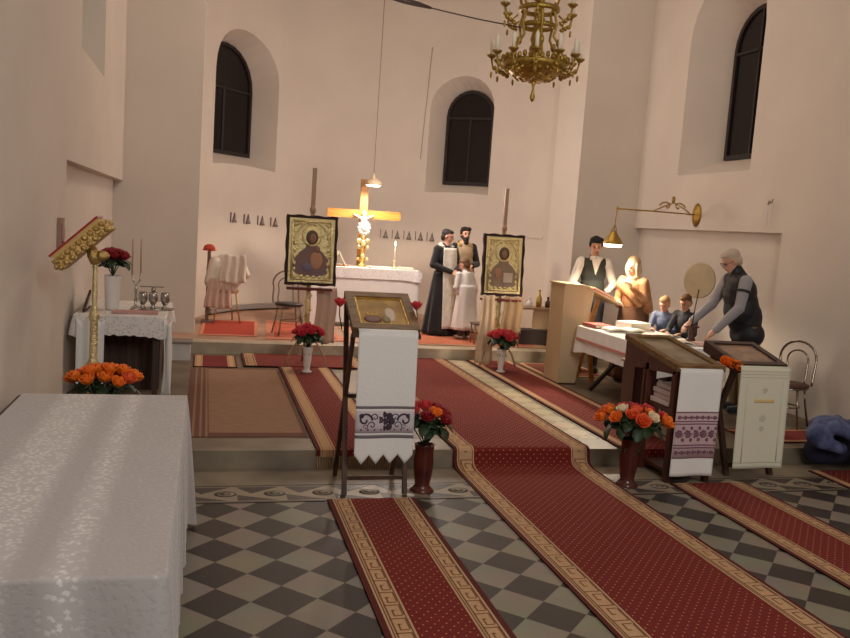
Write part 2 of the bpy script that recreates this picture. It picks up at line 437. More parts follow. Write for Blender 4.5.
# rugs on the dais
PINKRUG = mat('faded_pink_rug', (206, 132, 104), .95, var=.15, vscale=12)
def flat_rug(label, pts, z, main, border, name='small_rug', ins=.1):
    m = MB(); c = Vector((sum(p[0] for p in pts)/4, sum(p[1] for p in pts)/4, z))
    m.poly([(p[0], p[1], z) for p in pts], (0, 0, .008), border)
    k = 1-ins
    m.poly([(c.x+(p[0]-c.x)*(k-.02), c.y+(p[1]-c.y)*k, z+.0075) for p in pts], (0, 0, .003), main)
    o = m.build(name, None, c); o.location = c; tag(o, label, 'rug')
flat_rug('dark orange-red rug on the dais beneath the robed chair at far left', [(-.05, 11.7), (.75, 11.7), (.85, 13.4), (.0, 13.4)], .304, mat('orange_red_rug', (176, 62, 40), .95, var=.2, vscale=15), PINKRUG)
flat_rug('faded pink rug with red triangle on the dais behind the left icon', [(.85, 11.5), (2.0, 11.5), (1.9, 13.2), (1.0, 13.6)], .303, mat('rug_salmon', (190, 92, 66), .95, var=.3, vscale=5), PINKRUG, ins=.2)
flat_rug('long terracotta rug on the dais in front of the altar and the priest', [(2.1, 11.4), (5.1, 11.4), (5.1, 13.0), (2.1, 13.1)], .3035, mat('terracotta_rug', (182, 104, 72), .95, var=.2, vscale=15), PALEWOOD)
flat_rug('terracotta carpet on the chancel floor at the foot of the dais, right side', [(4.40, 9.9), (5.3, 9.9), (5.3, 10.9), (4.40, 10.9)], .152, mat('brown_rug', (120, 62, 42), .95, var=.2, vscale=15), RUGTAN)
# woven brown mat left
MATB = mat('woven_brown', (132, 98, 74), .95, rgb2=(150, 116, 92), vscale=3, stretch=(3, 22, 1))
m = MB(); m.bb((-.12, 6.86, .149), (.90, 10.02, .156), mat('mat_border', (104, 68, 52), .95)); m.bb((.08, 6.98, .15), (.87, 9.94, .158), MATB)
for q in (-.06, .0, .05): m.bb((q, 6.86, .15), (q+.02, 10.02, .1575), MATB)
single(m, 'woven_mat', 'brown woven mat with striped border on the chancel floor at left', 'mat', (.39, 8.4, .152))

# ------------------------------------------------------------------ cloth over a table
def drape(x0, x1, y0, y1, z, drop, m_, rip=.02, n=26, corner=.12, rad=.03, flare=.05, scallop=0, bands=None, seed=0, wl=.22):
    rnd = random.Random(seed)
    pts = []
    per = []
    def side(a, b, k):
        for i in range(k): per.append((a[0]+(b[0]-a[0])*i/k, a[1]+(b[1]-a[1])*i/k))
    kx = max(6, int((x1-x0)/.035)); ky = max(6, int((y1-y0)/.035))
    side((x0, y0), (x1, y0), kx); side((x1, y0), (x1, y1), ky); side((x1, y1), (x0, y1), kx); side((x0, y1), (x0, y0), ky)
    cx, cy = (x0+x1)/2, (y0+y1)/2; NN = len(per)
    ph = [rnd.uniform(0, 6.28) for _ in range(4)]
    arc = [0]
    for i in range(1, NN): arc.append(arc[-1]+math.hypot(per[i][0]-per[i-1][0], per[i][1]-per[i-1][1]))
    tot = arc[-1]+.03
    def nrm(i):
        x, y = per[i]; dx = 0; dy = 0
        if abs(x-x0) < 1e-6: dx = -1
        if abs(x-x1) < 1e-6: dx = 1
        if abs(y-y0) < 1e-6: dy = -1
        if abs(y-y1) < 1e-6: dy = 1
        l = math.hypot(dx, dy); return dx/l, dy/l, 1 if dx and dy else 0
    cor = [(x0, y0), (x1, y0), (x1, y1), (x0, y1)]
    M = MB(); vs = []
    levels = 14
    tv = [0, .006, .02]+[.02+.98*q/(levels-2) for q in range(1, levels-1)]
    for l in range(levels+1):
        t = tv[l]
        for i in range(NN):
            x, y = per[i]; dx, dy, c = nrm(i)
            dc = min(math.hypot(x-a, y-b) for a, b in cor); cf = math.exp(-(dc/.16)**2)
            s = arc[i]
            w = (sin(s*2*pi/wl+ph[0]+.6*sin(s*3+ph[1]))+.5*sin(s*2*pi/(wl*.57)+ph[2]))*rip*t**.7
            out = .006+flare*t*.5+w+cf*corner*t**.8+(0 if t else -.006)
            dd = drop*(1+cf*.12)
            if scallop and l == levels: dd += scallop*abs(sin(s*pi/.09))
            vs.append((x+dx*out, y+dy*out, z+.004-dd*t-(0 if t else 0)))
    fs = []
    for l in range(levels):
        for i in range(NN):
            j = (i+1) % NN; fs.append((l*NN+i, l*NN+j, (l+1)*NN+j, (l+1)*NN+i))
    base = len(vs)
    # inner top grid simply as one ring inset + centre cap with slight unevenness
    for k, q in enumerate((.99, .7, .45, .2)):
        for i in range(NN):
            x, y = per[i]; vs.append((cx+(x-cx)*q, cy+(y-cy)*q, z+.005+.0015*sin(x*9+y*7)))
    prev = 0
    for k in range(4):
        b = base+k*NN
        for i in range(NN):
            j = (i+1) % NN; fs.append((b+i, b+j, prev+j, prev+i))
        prev = b
    fs.append(tuple(prev+i for i in range(NN)))
    M.add(vs, fs, m_, True)
    return M

# brocade with glossy woven pattern and glare bands painted into the colour (foreground)
def brocade(name, rgb, s1=9, r0=.28, r1=.7):
    m = bpy.data.materials.new(name); m.use_nodes = True; nt = m.node_tree; b = nt.nodes['Principled BSDF']
    b.inputs['Base Color'].default_value = (*lin(rgb), 1); b.inputs['Sheen Weight'].default_value = .3
    tc = nt.nodes.new('ShaderNodeTexCoord'); v = nt.nodes.new('ShaderNodeTexVoronoi'); v.inputs['Scale'].default_value = s1
    n = nt.nodes.new('ShaderNodeTexNoise'); n.inputs['Scale'].default_value = s1*2.5; n.inputs['Detail'].default_value = 3
    nt.links.new(tc.outputs['Object'], v.inputs['Vector']); nt.links.new(tc.outputs['Object'], n.inputs['Vector'])
    a = nt.nodes.new('ShaderNodeMath'); a.operation = 'MULTIPLY_ADD'; a.inputs[1].default_value = 1.2
    nt.links.new(v.outputs['Distance'], a.inputs[0]); nt.links.new(n.outputs['Fac'], a.inputs[2])
    cr = nt.nodes.new('ShaderNodeMapRange'); cr.inputs['From Min'].default_value = .8; cr.inputs['From Max'].default_value = 1.1
    cr.inputs['To Min'].default_value = r0; cr.inputs['To Max'].default_value = r1
    nt.links.new(a.outputs[0], cr.inputs['Value']); nt.links.new(cr.outputs[0], b.inputs['Roughness'])
    sx = nt.nodes.new('ShaderNodeSeparateXYZ'); nt.links.new(tc.outputs['Object'], sx.inputs[0])
    def M(op, x, y):
        q = nt.nodes.new('ShaderNodeMath'); q.operation = op
        for i, z in enumerate((x, y)):
            if isinstance(z, (int, float)): q.inputs[i].default_value = z
            else: nt.links.new(z, q.inputs[i])
        return q.outputs[0]
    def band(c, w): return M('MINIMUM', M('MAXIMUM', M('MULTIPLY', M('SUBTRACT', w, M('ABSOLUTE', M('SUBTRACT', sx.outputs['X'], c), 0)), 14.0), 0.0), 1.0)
    glare_mask = M('MULTIPLY', M('ADD', band(-.12, .15), band(.17, .08)), M('SUBTRACT', 1.0, cr.outputs[0]))  # two lighter bands along the table: glare put into the base colour
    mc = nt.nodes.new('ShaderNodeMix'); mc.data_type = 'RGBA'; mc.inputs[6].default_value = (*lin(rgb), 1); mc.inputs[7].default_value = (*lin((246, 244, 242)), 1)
    nt.links.new(glare_mask, mc.inputs[0]); nt.links.new(mc.outputs[2], b.inputs['Base Color'])
    bp = nt.nodes.new('ShaderNodeBump'); bp.inputs['Strength'].default_value = .35; bp.inputs['Distance'].default_value = .006
    nt.links.new(cr.outputs[0], bp.inputs['Height']); nt.links.new(bp.outputs['Normal'], b.inputs['Normal'])
    return m
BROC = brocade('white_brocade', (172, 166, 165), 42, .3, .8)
def lace(name, rgb, dark, sc=22):
    m = bpy.data.materials.new(name); m.use_nodes = True; nt = m.node_tree; b = nt.nodes['Principled BSDF']
    b.inputs['Roughness'].default_value = .8
    tc = nt.nodes.new('ShaderNodeTexCoord'); v = nt.nodes.new('ShaderNodeTexVoronoi'); v.inputs['Scale'].default_value = sc; v.feature = 'F1'
    nt.links.new(tc.outputs['Object'], v.inputs['Vector'])
    r = nt.nodes.new('ShaderNodeValToRGB'); r.color_ramp.elements[0].position = .25; r.color_ramp.elements[1].position = .5
    r.color_ramp.elements[0].color = (*lin(dark), 1); r.color_ramp.elements[1].color = (*lin(rgb), 1)
    nt.links.new(v.outputs['Distance'], r.inputs['Fac']); nt.links.new(r.outputs['Color'], b.inputs['Base Color'])
    return m
LACE = lace('lace_cloth', (222, 218, 214), (198, 192, 188), 38)

def table(name, label, x0, x1, y0, y1, z0, z1, mt, lg=.05, ins=.05, apron=.08):
    t = thing(name, label, 'table', ((x0+x1)/2, (y0+y1)/2, z0))
    a = MB(); a.bb((x0, y0, z1-.03), (x1, y1, z1), mt); wpart(a, 'tabletop', t)
    a = MB(); a.bb((x0+ins, y0+ins, z1-.03-apron), (x1-ins, y1-ins, z1-.031), mt); wpart(a, 'apron', t)
    for sx in (x0+ins, x1-ins-lg):
        for sy in (y0+ins, y1-ins-lg):
            a = MB(); a.bb((sx, sy, z0), (sx+lg, sy+lg, z1-.032), mt); wpart(a, 'leg', t)
    return t
table('table', 'long wooden table hidden beneath the white brocade cloth in the foreground', -1.04, -.09, 2.62, 5.22, 0, .85, WOOD)
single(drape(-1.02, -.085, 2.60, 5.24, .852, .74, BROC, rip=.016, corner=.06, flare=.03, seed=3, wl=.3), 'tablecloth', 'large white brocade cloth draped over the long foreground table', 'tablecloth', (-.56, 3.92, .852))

# ------------------------------------------------------------------ flowers
def petal(mb, mt, ang, r0, h, w, curl, n=4):
    def f(u, v):
        a = (u-.5)*w; rr = r0*(.25+.75*sin(min(1, v*1.25)*pi/2))+curl*v*v
        ww = sin(pi*min(.98, .12+.88*v)*.92)**.5 if v > 0 else .3
        q = ang+a*ww
        return (rr*cos(q), rr*sin(q), h*v-curl*.5*v**3+.004*cos(a*3))
    mb.sheet(f, 4, 4, mt, .0015)
ROSES = {}
def rose_proto(key, mt):
    b = MB()
    for k in range(3): petal(b, mt, k*2.1, .011, .050, 2.6, .0)
    for k in range(4): petal(b, mt, k*1.57+.4, .021, .048, 2.0, .002)
    for k in range(5): petal(b, mt, k*1.257+.1, .030, .043, 1.7, .007)
    b.ball((0, 0, .012), (.014, .014, .016), mt, 8)
    ROSES[key] = b
    return b
rose_proto('red', REDROSE); rose_proto('deep', DEEPROSE); rose_proto('crimson', PINKRED); rose_proto('orange', ORANGE); rose_proto('coral', ORANGE2); rose_proto('cream', WHITEROSE)
def shifted(mb, off, sc=1):
    b = MB(); b.v = [(v[0]*sc+off[0], v[1]*sc+off[1], v[2]*sc+off[2]) for v in mb.v]; b.f = mb.f; b.m = mb.m; b.sm = mb.sm; b.mats = mb.mats
    return b
def leaf_mb(z, a, L=.085):
    b = MB()
    def f(u, v):
        w = sin(pi*v)**.8*.028*(u-.5)*2
        r_ = .004+L*v
        return (r_*cos(a)-w*sin(a), r_*sin(a)+w*cos(a), z+.03*v-.045*v*v+.008*abs(u-.5))
    b.sheet(f, 2, 6, LEAF, .001); return b
def bouquet(mouth, spec, label, group, spread=.17, length=.22, size=1.35, seed=1, cat='rose', sq=1.):
    """spec: list of colour keys. Each flower is a thing rooted at the vase mouth and tilted outward."""
    rnd = random.Random(seed); protos = {}; n = len(spec)
    for i, key in enumerate(spec):
        rr = spread*math.sqrt((i+.35)/n); a = i*2.4+seed
        x, y = rr*cos(a), rr*sin(a)*sq; h = length*(1-.25*(rr/spread)**2)*rnd.uniform(.95, 1.05)
        v = Vector((x, y, h)); Ln = v.length
        q = v.to_track_quat('Z', 'Y').to_euler()
        lb = label.replace('{c}', {'red': 'red', 'deep': 'dark red', 'crimson': 'crimson', 'orange': 'orange', 'coral': 'coral', 'cream': 'cream'}[key])
        g = group+(' '+key if len(set(spec)) > 1 else '')
        if key not in protos:
            t = thing('rose', lb, cat, mouth, 0, g); t.rotation_euler = q
            k = Ln/size
            lpart(shifted(ROSES[key], (0, 0, k-.012)), 'blossom', t)
            s_ = MB(); s_.tube([(0, 0, -.10/size), (0, 0, k*.5), (0, 0, k)], .0032, STEM, 6); lpart(s_, 'stem', t)
            for j in range(3): lpart(leaf_mb(k*(.55+.13*j), j*2.2+i, .085), 'leaf', t)
            t.scale = (size,)*3; protos[key] = (t, Ln)
        else:
            t0, L0 = protos[key]
            t = dup(t0, mouth, label=lb, group=g, rot=q, scale=size*Ln/L0)
def vase(label, c, h, prof, mt, name='vase'):
    m = MB(); m.lathe([(r, z*h) for r, z in prof], c, mt, 20); return single(m, name, label, 'vase', c)
TRUMPET = [(.0, 0), (.06, 0), (.062, .03), (.035, .08), (.034, .16), (.048, .45), (.052, .7), (.062, .95), (.068, 1), (.058, .99), (.045, .7), (.0, .5)]
FLOORV = [(.0, 0), (.09, 0), (.095, .02), (.075, .07), (.055, .14), (.07, .35), (.078, .6), (.07, .82), (.075, .98), (.08, 1), (.068, .99), (.06, .8), (0, .6)]
V1 = (1.23, 9.80, .168); V2 = (3.83, 10.10, .168)
vase('slim white trumpet vase on the carpet under the left icon', V1, .31, TRUMPET, WHITE)
vase('slim white trumpet vase on the carpet under the right icon', V2, .31, TRUMPET, WHITE)
bouquet((V1[0], V1[1], .46), ['crimson']*15, '{c} rose with leaves in the white vase under the left icon', 'roses under the left icon', .17, .24, 1.5, 2)
bouquet((V2[0], V2[1], .46), ['red']*15, 'bright {c} rose in the white vase under the right icon', 'roses under the right icon', .18, .22, 1.5, 5)
RV = mat('oxblood_glaze', (92, 34, 24), .3, rgb2=(64, 22, 18), vscale=8)
V3 = (1.66, 5.86, .0); V4 = (3.42, 5.90, .0)
vase('tall oxblood floor vase beside the central towel-draped icon stand', V3, .37, FLOORV, RV)
vase('brown floor vase standing left of the towel-draped lectern at right', V4, .40, FLOORV, mat('brown_glaze', (74, 30, 22), .25))
bouquet((V3[0], V3[1], .35), ['deep', 'red', 'deep', 'red', 'orange', 'deep', 'red', 'deep', 'red', 'deep', 'red', 'red', 'deep'], '{c} rose in the tall oxblood floor vase', 'flowers in the oxblood vase', .17, .30, 1.5, 8)
bouquet((V4[0], V4[1], .38), ['coral', 'red', 'cream', 'orange', 'red', 'coral', 'deep', 'orange', 'cream', 'deep', 'orange', 'red', 'coral', 'coral', 'red', 'orange', 'orange'], '{c} rose in the wide bouquet of the brown floor vase', 'flowers in the brown vase', .27, .25, 1.35, 11)
# orange roses behind the foreground table
V6 = (-.63, 5.75, 0)
vase('plain floor vase of orange roses behind the foreground table', V6, .55, FLOORV, mat('clay_glaze', (120, 84, 60), .5))
bouquet((V6[0], V6[1], .55), ['orange', 'orange', 'coral', 'orange', 'orange', 'coral', 'orange', 'orange', 'orange', 'coral', 'orange', 'orange', 'orange', 'orange', 'orange', 'coral'], '{c} rose in the bunch beyond the foreground table', 'orange roses at left', .23, .36, 1.5, 3, sq=.5)

# ------------------------------------------------------------------ left credence table
table('side_table', 'dark side table with lace cloth against the left wall', -1.18, -.36, 8.16, 9.5, .15, .97, mat('credence_wood', (58, 38, 30), .5))
m = MB(); m.bb((-1.0, 8.75, .152), (-.42, 9.35, .80), mat('chest_brown', (70, 46, 34), .6, rgb2=(52, 34, 26), vscale=6, stretch=(12, 12, 1)))
for k in range(7): m.bb((-.98+k*.08, 8.735, .2), (-.94+k*.08, 8.75, .78), WOOD)
single(m, 'wooden_chest', 'brown slatted chest tucked under the lace-covered side table', 'chest', (-.7, 9.05, .152))
single(drape(-1.165, -.345, 8.145, 9.5, .972, .17, LACE, rip=.006, corner=.03, flare=.02, scallop=.02, seed=5), 'tablecloth', 'white lace cloth with scalloped hem on the left side table', 'tablecloth', (-.76, 8.8, .972))
m = MB()
def hang(u, v):
    return (-.36+.07*u+.03*sin(u*7+v*3)*v, 8.10+.06*sin(u*6), .96-.72*v-.05*sin(u*pi))
m.sheet(hang, 8, 12, CLOTHW, .006); single(m, 'towel', 'white cloth end hanging low off the right corner of the left side table', 'towel', (-.3, 8.1, .24))
m = MB()
def hang2(u, v): return (-1.13+.24*u, 8.08+.03*sin(u*9), .95-.62*v-.04*sin(u*9))
m.sheet(hang2, 8, 12, CLOTHW, .006); single(m, 'towel', 'white cloth end hanging from the left corner of the side table', 'towel', (-1.0, 8.1, .33))
V5 = (-.88, 8.62, .98)
vase('white vase of dark red roses on the lace side table', V5, .34, [(0, 0), (.055, 0), (.062, .03), (.07, .2), (.075, .6), (.078, .9), (.08, 1), (.07, .99), (.06, .5), (0, .3)], WHITE)
bouquet((V5[0], V5[1], 1.31), ['deep']*8, '{c} rose in the white vase on the lace side table', 'roses on the side table', .12, .23, 1.7, 4)
t = thing('candelabrum', 'thin silver two-candle holder on the lace side table', 'candle holder', (-.66, 8.62, .98))
a = MB(); a.lathe([(0, 0), (.06, 0), (.05, .02), (.012, .05), (.018, .1), (.01, .14), (.016, .2), (.01, .26), (0, .27)], (-.66, 8.62, .98), SILVER, 14)
a.tube([(-.70, 8.62, 1.36), (-.695, 8.62, 1.28), (-.66, 8.62, 1.24), (-.625, 8.62, 1.28), (-.62, 8.62, 1.36)], .007, SILVER); wpart(a, 'stand', t)
for q in (-.70, -.62):
    a = MB(); a.lathe([(.009, 0), (.008, .32), (.002, .34)], (q, 8.62, 1.36), mat('beeswax', (190, 164, 130), .6), 8); wpart(a, 'candle', t)
t = thing('serving_tray', 'low silver tray on the lace side table', 'tray', (-.50, 8.75, .98)); a = MB()
a.lathe([(0, 0), (.2, 0), (.21, .015), (.2, .012), (0, .008)], (-.5, 8.75, .98), SILVER, 24, 1, .6); wpart(a, 'dish', t)
gl = None
for i, (x, lb) in enumerate(((-.60, 'leftmost silver goblet on the tray of the side table'), (-.50, 'middle silver goblet with raised cross on the side table tray'), (-.385, 'rightmost silver goblet on the tray of the side table'))):
    t = thing('goblet', lb, 'goblet', (x, 8.75, .992), 0, 'silver goblets on the tray')
    a = MB(); a.lathe([(0, 0), (.038, 0), (.03, .012), (.016, .03), (.03, .05), (.046, .085), (.046, .14), (.038, .165), (.03, .14), (0, .09)], (x, 8.75, .992), SILVER, 14); wpart(a, 'cup', t)
    if i == 1:
        a = MB(); a.bb((x-.13, 8.74, 1.205), (x+.10, 8.76, 1.218), SILVER); a.ball((x, 8.75, 1.18), .026, SILVER, 8); wpart(a, 'lid', t)
m = MB(); m.bb((-.85, 8.30, .98), (-.43, 8.42, 1.005), mat('pink_book', (186, 140, 132), .7)); single(m, 'book', 'flat pinkish book lying along the front of the lace side table', 'book', (-.64, 8.36, .98))
t = thing('framed_icon', 'small dark framed picture leaning on the wall at the left end of the side table', 'picture', (-1.02, 8.5, .98))
a = MB(); a.bar((-1.10, 8.3, 1.0), (-1.10, 8.75, 1.14), .02, .03, WOOD); a.bar((-1.10, 8.3, .985), (-1.10, 8.75, .985), .02, .02, WOOD); wpart(a, 'frame', t)
a = MB(); a.poly([(-1.108, 8.31, .99), (-1.108, 8.74, .99), (-1.108, 8.74, 1.13), (-1.108, 8.31, 1.01)], (.006, 0, 0), mat('cloth_print', (190, 176, 158), .6)); wpart(a, 'picture', t)
# wall plaque
t = thing('wall_plaque', 'blurred pinkish plaque hanging on the left wall above the side table', 'plaque', (-1.115, 7.0, 1.75))
a = MB(); a.bb((-1.119, 6.9, 1.62), (-1.09, 7.06, 1.88), mat('plaque_pink', (150, 116, 102), .7)); wpart(a, 'board', t)
a = MB(); a.ball((-1.085, 6.98, 1.76), (.012, .05, .08), mat('plaque_relief', (170, 132, 112), .6)); wpart(a, 'relief', t)

# ------------------------------------------------------------------ gilt gospel stand (left)
AGED = mat('aged_gilt', (190, 158, 98), .42, .75, bump=.8, bscale=45); AGEDP = mat('aged_gilt_pale', (204, 186, 138), .42, .7, bump=.8, bscale=45)
t = thing('book_stand', 'tall gilded pole stand holding a tilted ornate gospel book rest at left', 'lectern', (-.72, 5.95, 0))
prof = [(0, 0), (.17, 0), (.18, .03), (.1, .07), (.06, .12), (.045, .2), (.05, .3), (.035, .34), (.03, .7), (.045, .74), (.055, .80), (.042, .86), (.05, .9), (.028, .95), (.026, 1.2), (.038, 1.24), (.026, 1.28), (.018, 1.32), (.016, 1.6), (0, 1.62)]
a = MB(); a.lathe(prof, (-.72, 5.95, 0), AGEDP, 18); wpart(a, 'pole', t)
rt = Euler((0, R(-44), 0)); cB = Vector((-.79, 5.95, 1.73)); X = rt.to_matrix()
a = MB(); a.box(cB, (.42, .34, .085), AGED, rt)
for i in range(9):
    for j in (-1, 1): [a.ball(cB+X@Vector((-.19+i*.0475, j*.172, q)), (.020, .012, .018), AGED, 7) for q in (-.025, .022)]
for j in range(6):
    for i in (-1, 1): a.ball(cB+X@Vector((i*.212, -.15+j*.06, 0)), (.012, .02, .026), AGED, 8)
wpart(a, 'book_rest', t)
a = MB(); a.tube([(-.72, 5.95, 1.6), (-.73, 5.95, 1.66), (-.75, 5.95, 1.71)], [.03, .045, .03], AGED); a.ball((-.68, 5.95, 1.66), (.05, .05, .035), AGED)
wpart(a, 'bracket', t)
t2 = thing('book', 'red velvet gospel book with gilt edge lying on the gilded stand', 'book', tuple(cB))
a = MB(); a.box(cB+X@Vector((-.0, 0, .055)), (.38, .30, .026), mat('gilt_pages', (196, 164, 96), .5), rt); wpart(a, 'pages', t2)
a = MB(); a.box(cB+X@Vector((-.0, 0, .074)), (.40, .32, .014), mat('red_velvet', (150, 22, 18), .8, sheen=.5), rt); wpart(a, 'cover', t2)

# ------------------------------------------------------------------ icons on easels
VELVET = mat('maroon_velvet', (44, 16, 14), .8)
def icon(label, cx, y, z0, z1, w, child, tilt=R(4), rz=0.0):
    H = z1-z0; t = thing('framed_icon', label, 'icon', (cx, y, z0), rz); t.rotation_euler = (-tilt, 0, rz)
    fr = MB(); n = 72; pts = []
    for i in range(n):
        s = i/n*4; k = int(s); f = s-k; wv = .006*sin(i*2*pi/6)
        x, z = [(-w/2+w*f, -wv), (w/2+wv, H*f), (w/2-w*f, H+wv), (-w/2-wv, H-H*f)][k]
        pts.append((x, z))
    inn = [(max(-w/2+.036, min(w/2-.036, x)), max(.036, min(H-.036, z))) for x, z in pts]
    vs = [(x, -.02, z) for x, z in pts]+[(x, -.02, z) for x, z in inn]+[(x, .03, z) for x, z in pts]
    fs = [(i, (i+1) % n, n+(i+1) % n, n+i) for i in range(n)]+[(i, (i+1) % n, 2*n+(i+1) % n, 2*n+i) for i in range(n)]+[tuple(2*n+i for i in range(n))]
    fr.add(vs, fs, VELVET); lpart(fr, 'frame', t)
    c = MB(); c.box((0, -.006, H/2), (w-.06, .02, H-.06), GOLDP)
    c.box((0, -.018, H/2), (w-.085, .01, .02), GOLDP) if False else None
    for sx in (-1, 1):
        c.tube([(sx*(w/2-.075), -.02, .08), (sx*(w/2-.075), -.02, H-.08)], .012, GOLDP)
        for k in range(9): c.ball((sx*(w/2-.11), -.018, .12+(H-.24)*k/8), (.022, .012, .028), GOLDP, 8)
    for z in (.075, H-.075): c.tube([(-w/2+.075, -.02, z), (w/2-.075, -.02, z)], .012, GOLDP)
    for k in range(6): c.ball((-w*.3+w*.6*k/5, -.018, .11), (.03, .012, .02), GOLDP, 8); c.ball((-w*.3+w*.6*k/5, -.018, H-.11), (.03, .012, .02), GOLDP, 8)
    arcp = [(w*.34*cos(a), -.02, H*.58+w*.46*sin(a)) for a in [pi*k/16 for k in range(17)]]
    c.tube(arcp, .011, GOLDP)
    lpart(c, 'metal_cover', t, 'embossed pale gold cover')
    hz = H*.70
    h = MB(); h.lathe([(.11, 0), (.125, .006), (.125, .012), (.11, .016), (0, .016)], (0, -.014, hz), GOLDP, 24, rot=Euler((R(90), 0, 0))); lpart(h, 'halo', t)
    b = MB(); ROBE = mat('painted_robe_a', (124, 92, 78), .6, rgb2=(112, 88, 92), vscale=9) if child else mat('painted_robe_b', (150, 128, 96), .5, rgb2=(138, 116, 104), vscale=9)
    outl = [(-.10, .11), (.10, .11), (.19, .15), (.23, .22), (.21, .31), (.14, .41), (.075, .46), (.06, .55), (-.06, .55), (-.075, .46), (-.14, .41), (-.21, .31), (-.23, .22), (-.19, .15)]
    sc = w/.62; b.poly([(x*sc, -.024, z*H/.86) for x, z in outl], (0, .012, 0), ROBE)
    if child:
        b.ball((.06*sc, -.026, H*.36), (.08*sc, .008, .11), mat('painted_child', (176, 128, 98), .7)); b.ball((.07*sc, -.03, H*.52), (.035, .008, .04), mat('painted_skin', (140, 104, 78), .7))
        b.ball((-.04*sc, -.026, H*.26), (.07*sc, .007, .05), mat('painted_blue', (112, 102, 122), .7))
    else:
        b.box((.07*sc, -.032, H*.30), (.13, .01, .13), mat('painted_page', (206, 186, 166), .7)); b.ball((-.08*sc, -.026, H*.37), (.05, .006, .07), mat('painted_child', (176, 128, 98), .7))
    lpart(b, 'painted_body', t)
    f_ = MB(); f_.ball((0, -.03, hz-.01), (.075, .012, .09), mat('painted_hood', (92, 70, 52), .7), 14); f_.ball((.008 if child else 0, -.036, hz-.02), (.044, .011, .06), mat('painted_skin', (140, 104, 78), .7), 14)
    lpart(f_, 'painted_head', t)
    return t
icon('gold-covered icon of mother and child in a dark wavy frame, on the left stand', 1.255, 10.14, 1.19, 2.05, .63, True, rz=0)
icon('gold-covered icon of a haloed man with open book, on the right stand', 3.925, 10.54, 1.14, 1.98, .59, False, rz=0)
def icon_stand(label, cx, y, ztop, zmid):
    t = thing('icon_stand', label, 'stand', (cx, y, .158))
    m = MB(); m.bar((cx, y+.06, 1.0), (cx, y+.06, ztop), .05, .03, PALEWOOD); m.ball((cx, y+.055, zmid+.07), (.04, .03, .05), PALEWOOD); wpart(m, 'upright', t)
    m = MB(); m.lathe([(.03, .34), (.034, 1.05), (.0, 1.06)], (cx, y+.06, .158), GOLDP, 12)
    for k in range(22):
        a = k*1.1; m.ball((cx+.035*cos(a), y+.06+.035*sin(a), .55+k*.03), .018, GOLDP, 8)
    wpart(m, 'spiral_column', t)
    for a in (R(210), R(330), R(90)):
        m = MB(); pts = [(cx, y+.06, .52), (cx+.12*cos(a), y+.06+.12*sin(a), .50), (cx+.24*cos(a), y+.06+.24*sin(a), .34), (cx+.30*cos(a), y+.06+.30*sin(a), .18)]
        m.tube(pts, .014, PALEWOOD); wpart(m, 'leg', t)
    m = MB(); m.bb((cx-.28, y-.06, zmid-.06-.86), (cx+.28, y+.05, zmid-.03-.86), mat('maroon_ledge', (96, 30, 20), .7)); wpart(m, 'ledge', t)
    return t
icon_stand('gilded icon stand with pale upright post, left of the altar', 1.255, 10.17, 2.63, 2.05)
icon_stand('gilded icon stand with pale upright post, right of the altar beside the priest', 3.925, 10.57, 2.60, 1.99)
def folds(x0, x1, y, z0, z1, mt, amp=.03, nf=5, taper=0., ph=0):
    m = MB()
    def f(u, v):
        k = 1-taper*(1-v)
        return (x0+(x1-x0)*((u-.5)*k+.5)+.01*sin(v*6), y+amp*sin(u*nf*2*pi+ph)*(.4+.6*v), z1+(z0-z1)*v+.012*sin(u*9))
    m.sheet(f, 40, 14, mt, .006); return m
m = folds(3.60, 3.86, 10.50, .20, 1.14, BEIGE, .022, 2.3, .3); single(m, 'drapery', 'long beige cloth hanging to the floor below the right icon, left side', 'cloth', (3.74, 10.5, .2))
m = folds(3.95, 4.25, 10.52, .62, 1.13, mat('taupe_cloth', (160, 130, 96), .8), .016, 2.4, .1); single(m, 'drapery', 'shorter brown cloth hanging behind the right icon stand column', 'cloth', (4.1, 10.52, .62))
m = folds(1.36, 1.62, 10.28, .45, 1.15, mat('pink_drape', (200, 166, 146), .85), .018, 2.5, .0); single(m, 'drapery', 'pinkish beige cloth hanging below the left icon, right side', 'cloth', (1.5, 10.28, .45))

# ------------------------------------------------------------------ bentwood chair
CHROME = mat('chrome_tube', (150, 136, 122), .22, .9); SEATB = mat('brown_seat', (70, 34, 24), .5)
def make_chair(label, loc, rz, tm=CHROME, sm=SEATB, sc=1.0):
    t = thing('bentwood_chair', label, 'chair', loc, rz)
    m = MB(); m.lathe([(0, .44), (.2, .44), (.21, .455), (.2, .475), (.1, .48), (0, .478)], (0, 0, 0), sm, 24); lpart(m, 'seat', t)
    m = MB(); m.lathe([(.185, .425), (.2, .425), (.2, .441), (.185, .441)], (0, 0, 0), tm, 24)
    m.tube([(.13*cos(a), .13*sin(a), .22) for a in [2*pi*k/20 for k in range(20)]], .009, tm, close=True); lpart(m, 'seat_ring', t)
    def hoop(w, h, y0, y1):
        P = [(-w, y0, .45)]+[(-w-.01*sin(k), y0+(y1-y0)*k/6, .45+(h-w-.45)*k/6) for k in range(1, 6)]
        P += [(-w*cos(pi*k/12), y1, h-w+w*sin(pi*k/12)) for k in range(13)]
        P += [(w, y0+(y1-y0)*k/6, .45+(h-w-.45)*k/6) for k in range(5, -1, -1)]
        return P
    m = MB(); m.tube(hoop(.19, .92, .16, .24), .013, tm); lpart(m, 'back_hoop', t)
    m = MB(); m.tube(hoop(.11, .82, .17, .235), .010, tm); lpart(m, 'inner_hoop', t)
    for sx in (-1, 1):
        for sy in (-1, 1):
            m = MB(); m.tube([(sx*.13, sy*.13, .44), (sx*.15, sy*.15, .25), (sx*.19, sy*.19, .0)], .012, tm); lpart(m, 'leg', t)
    t.scale = (sc,)*3
    return t
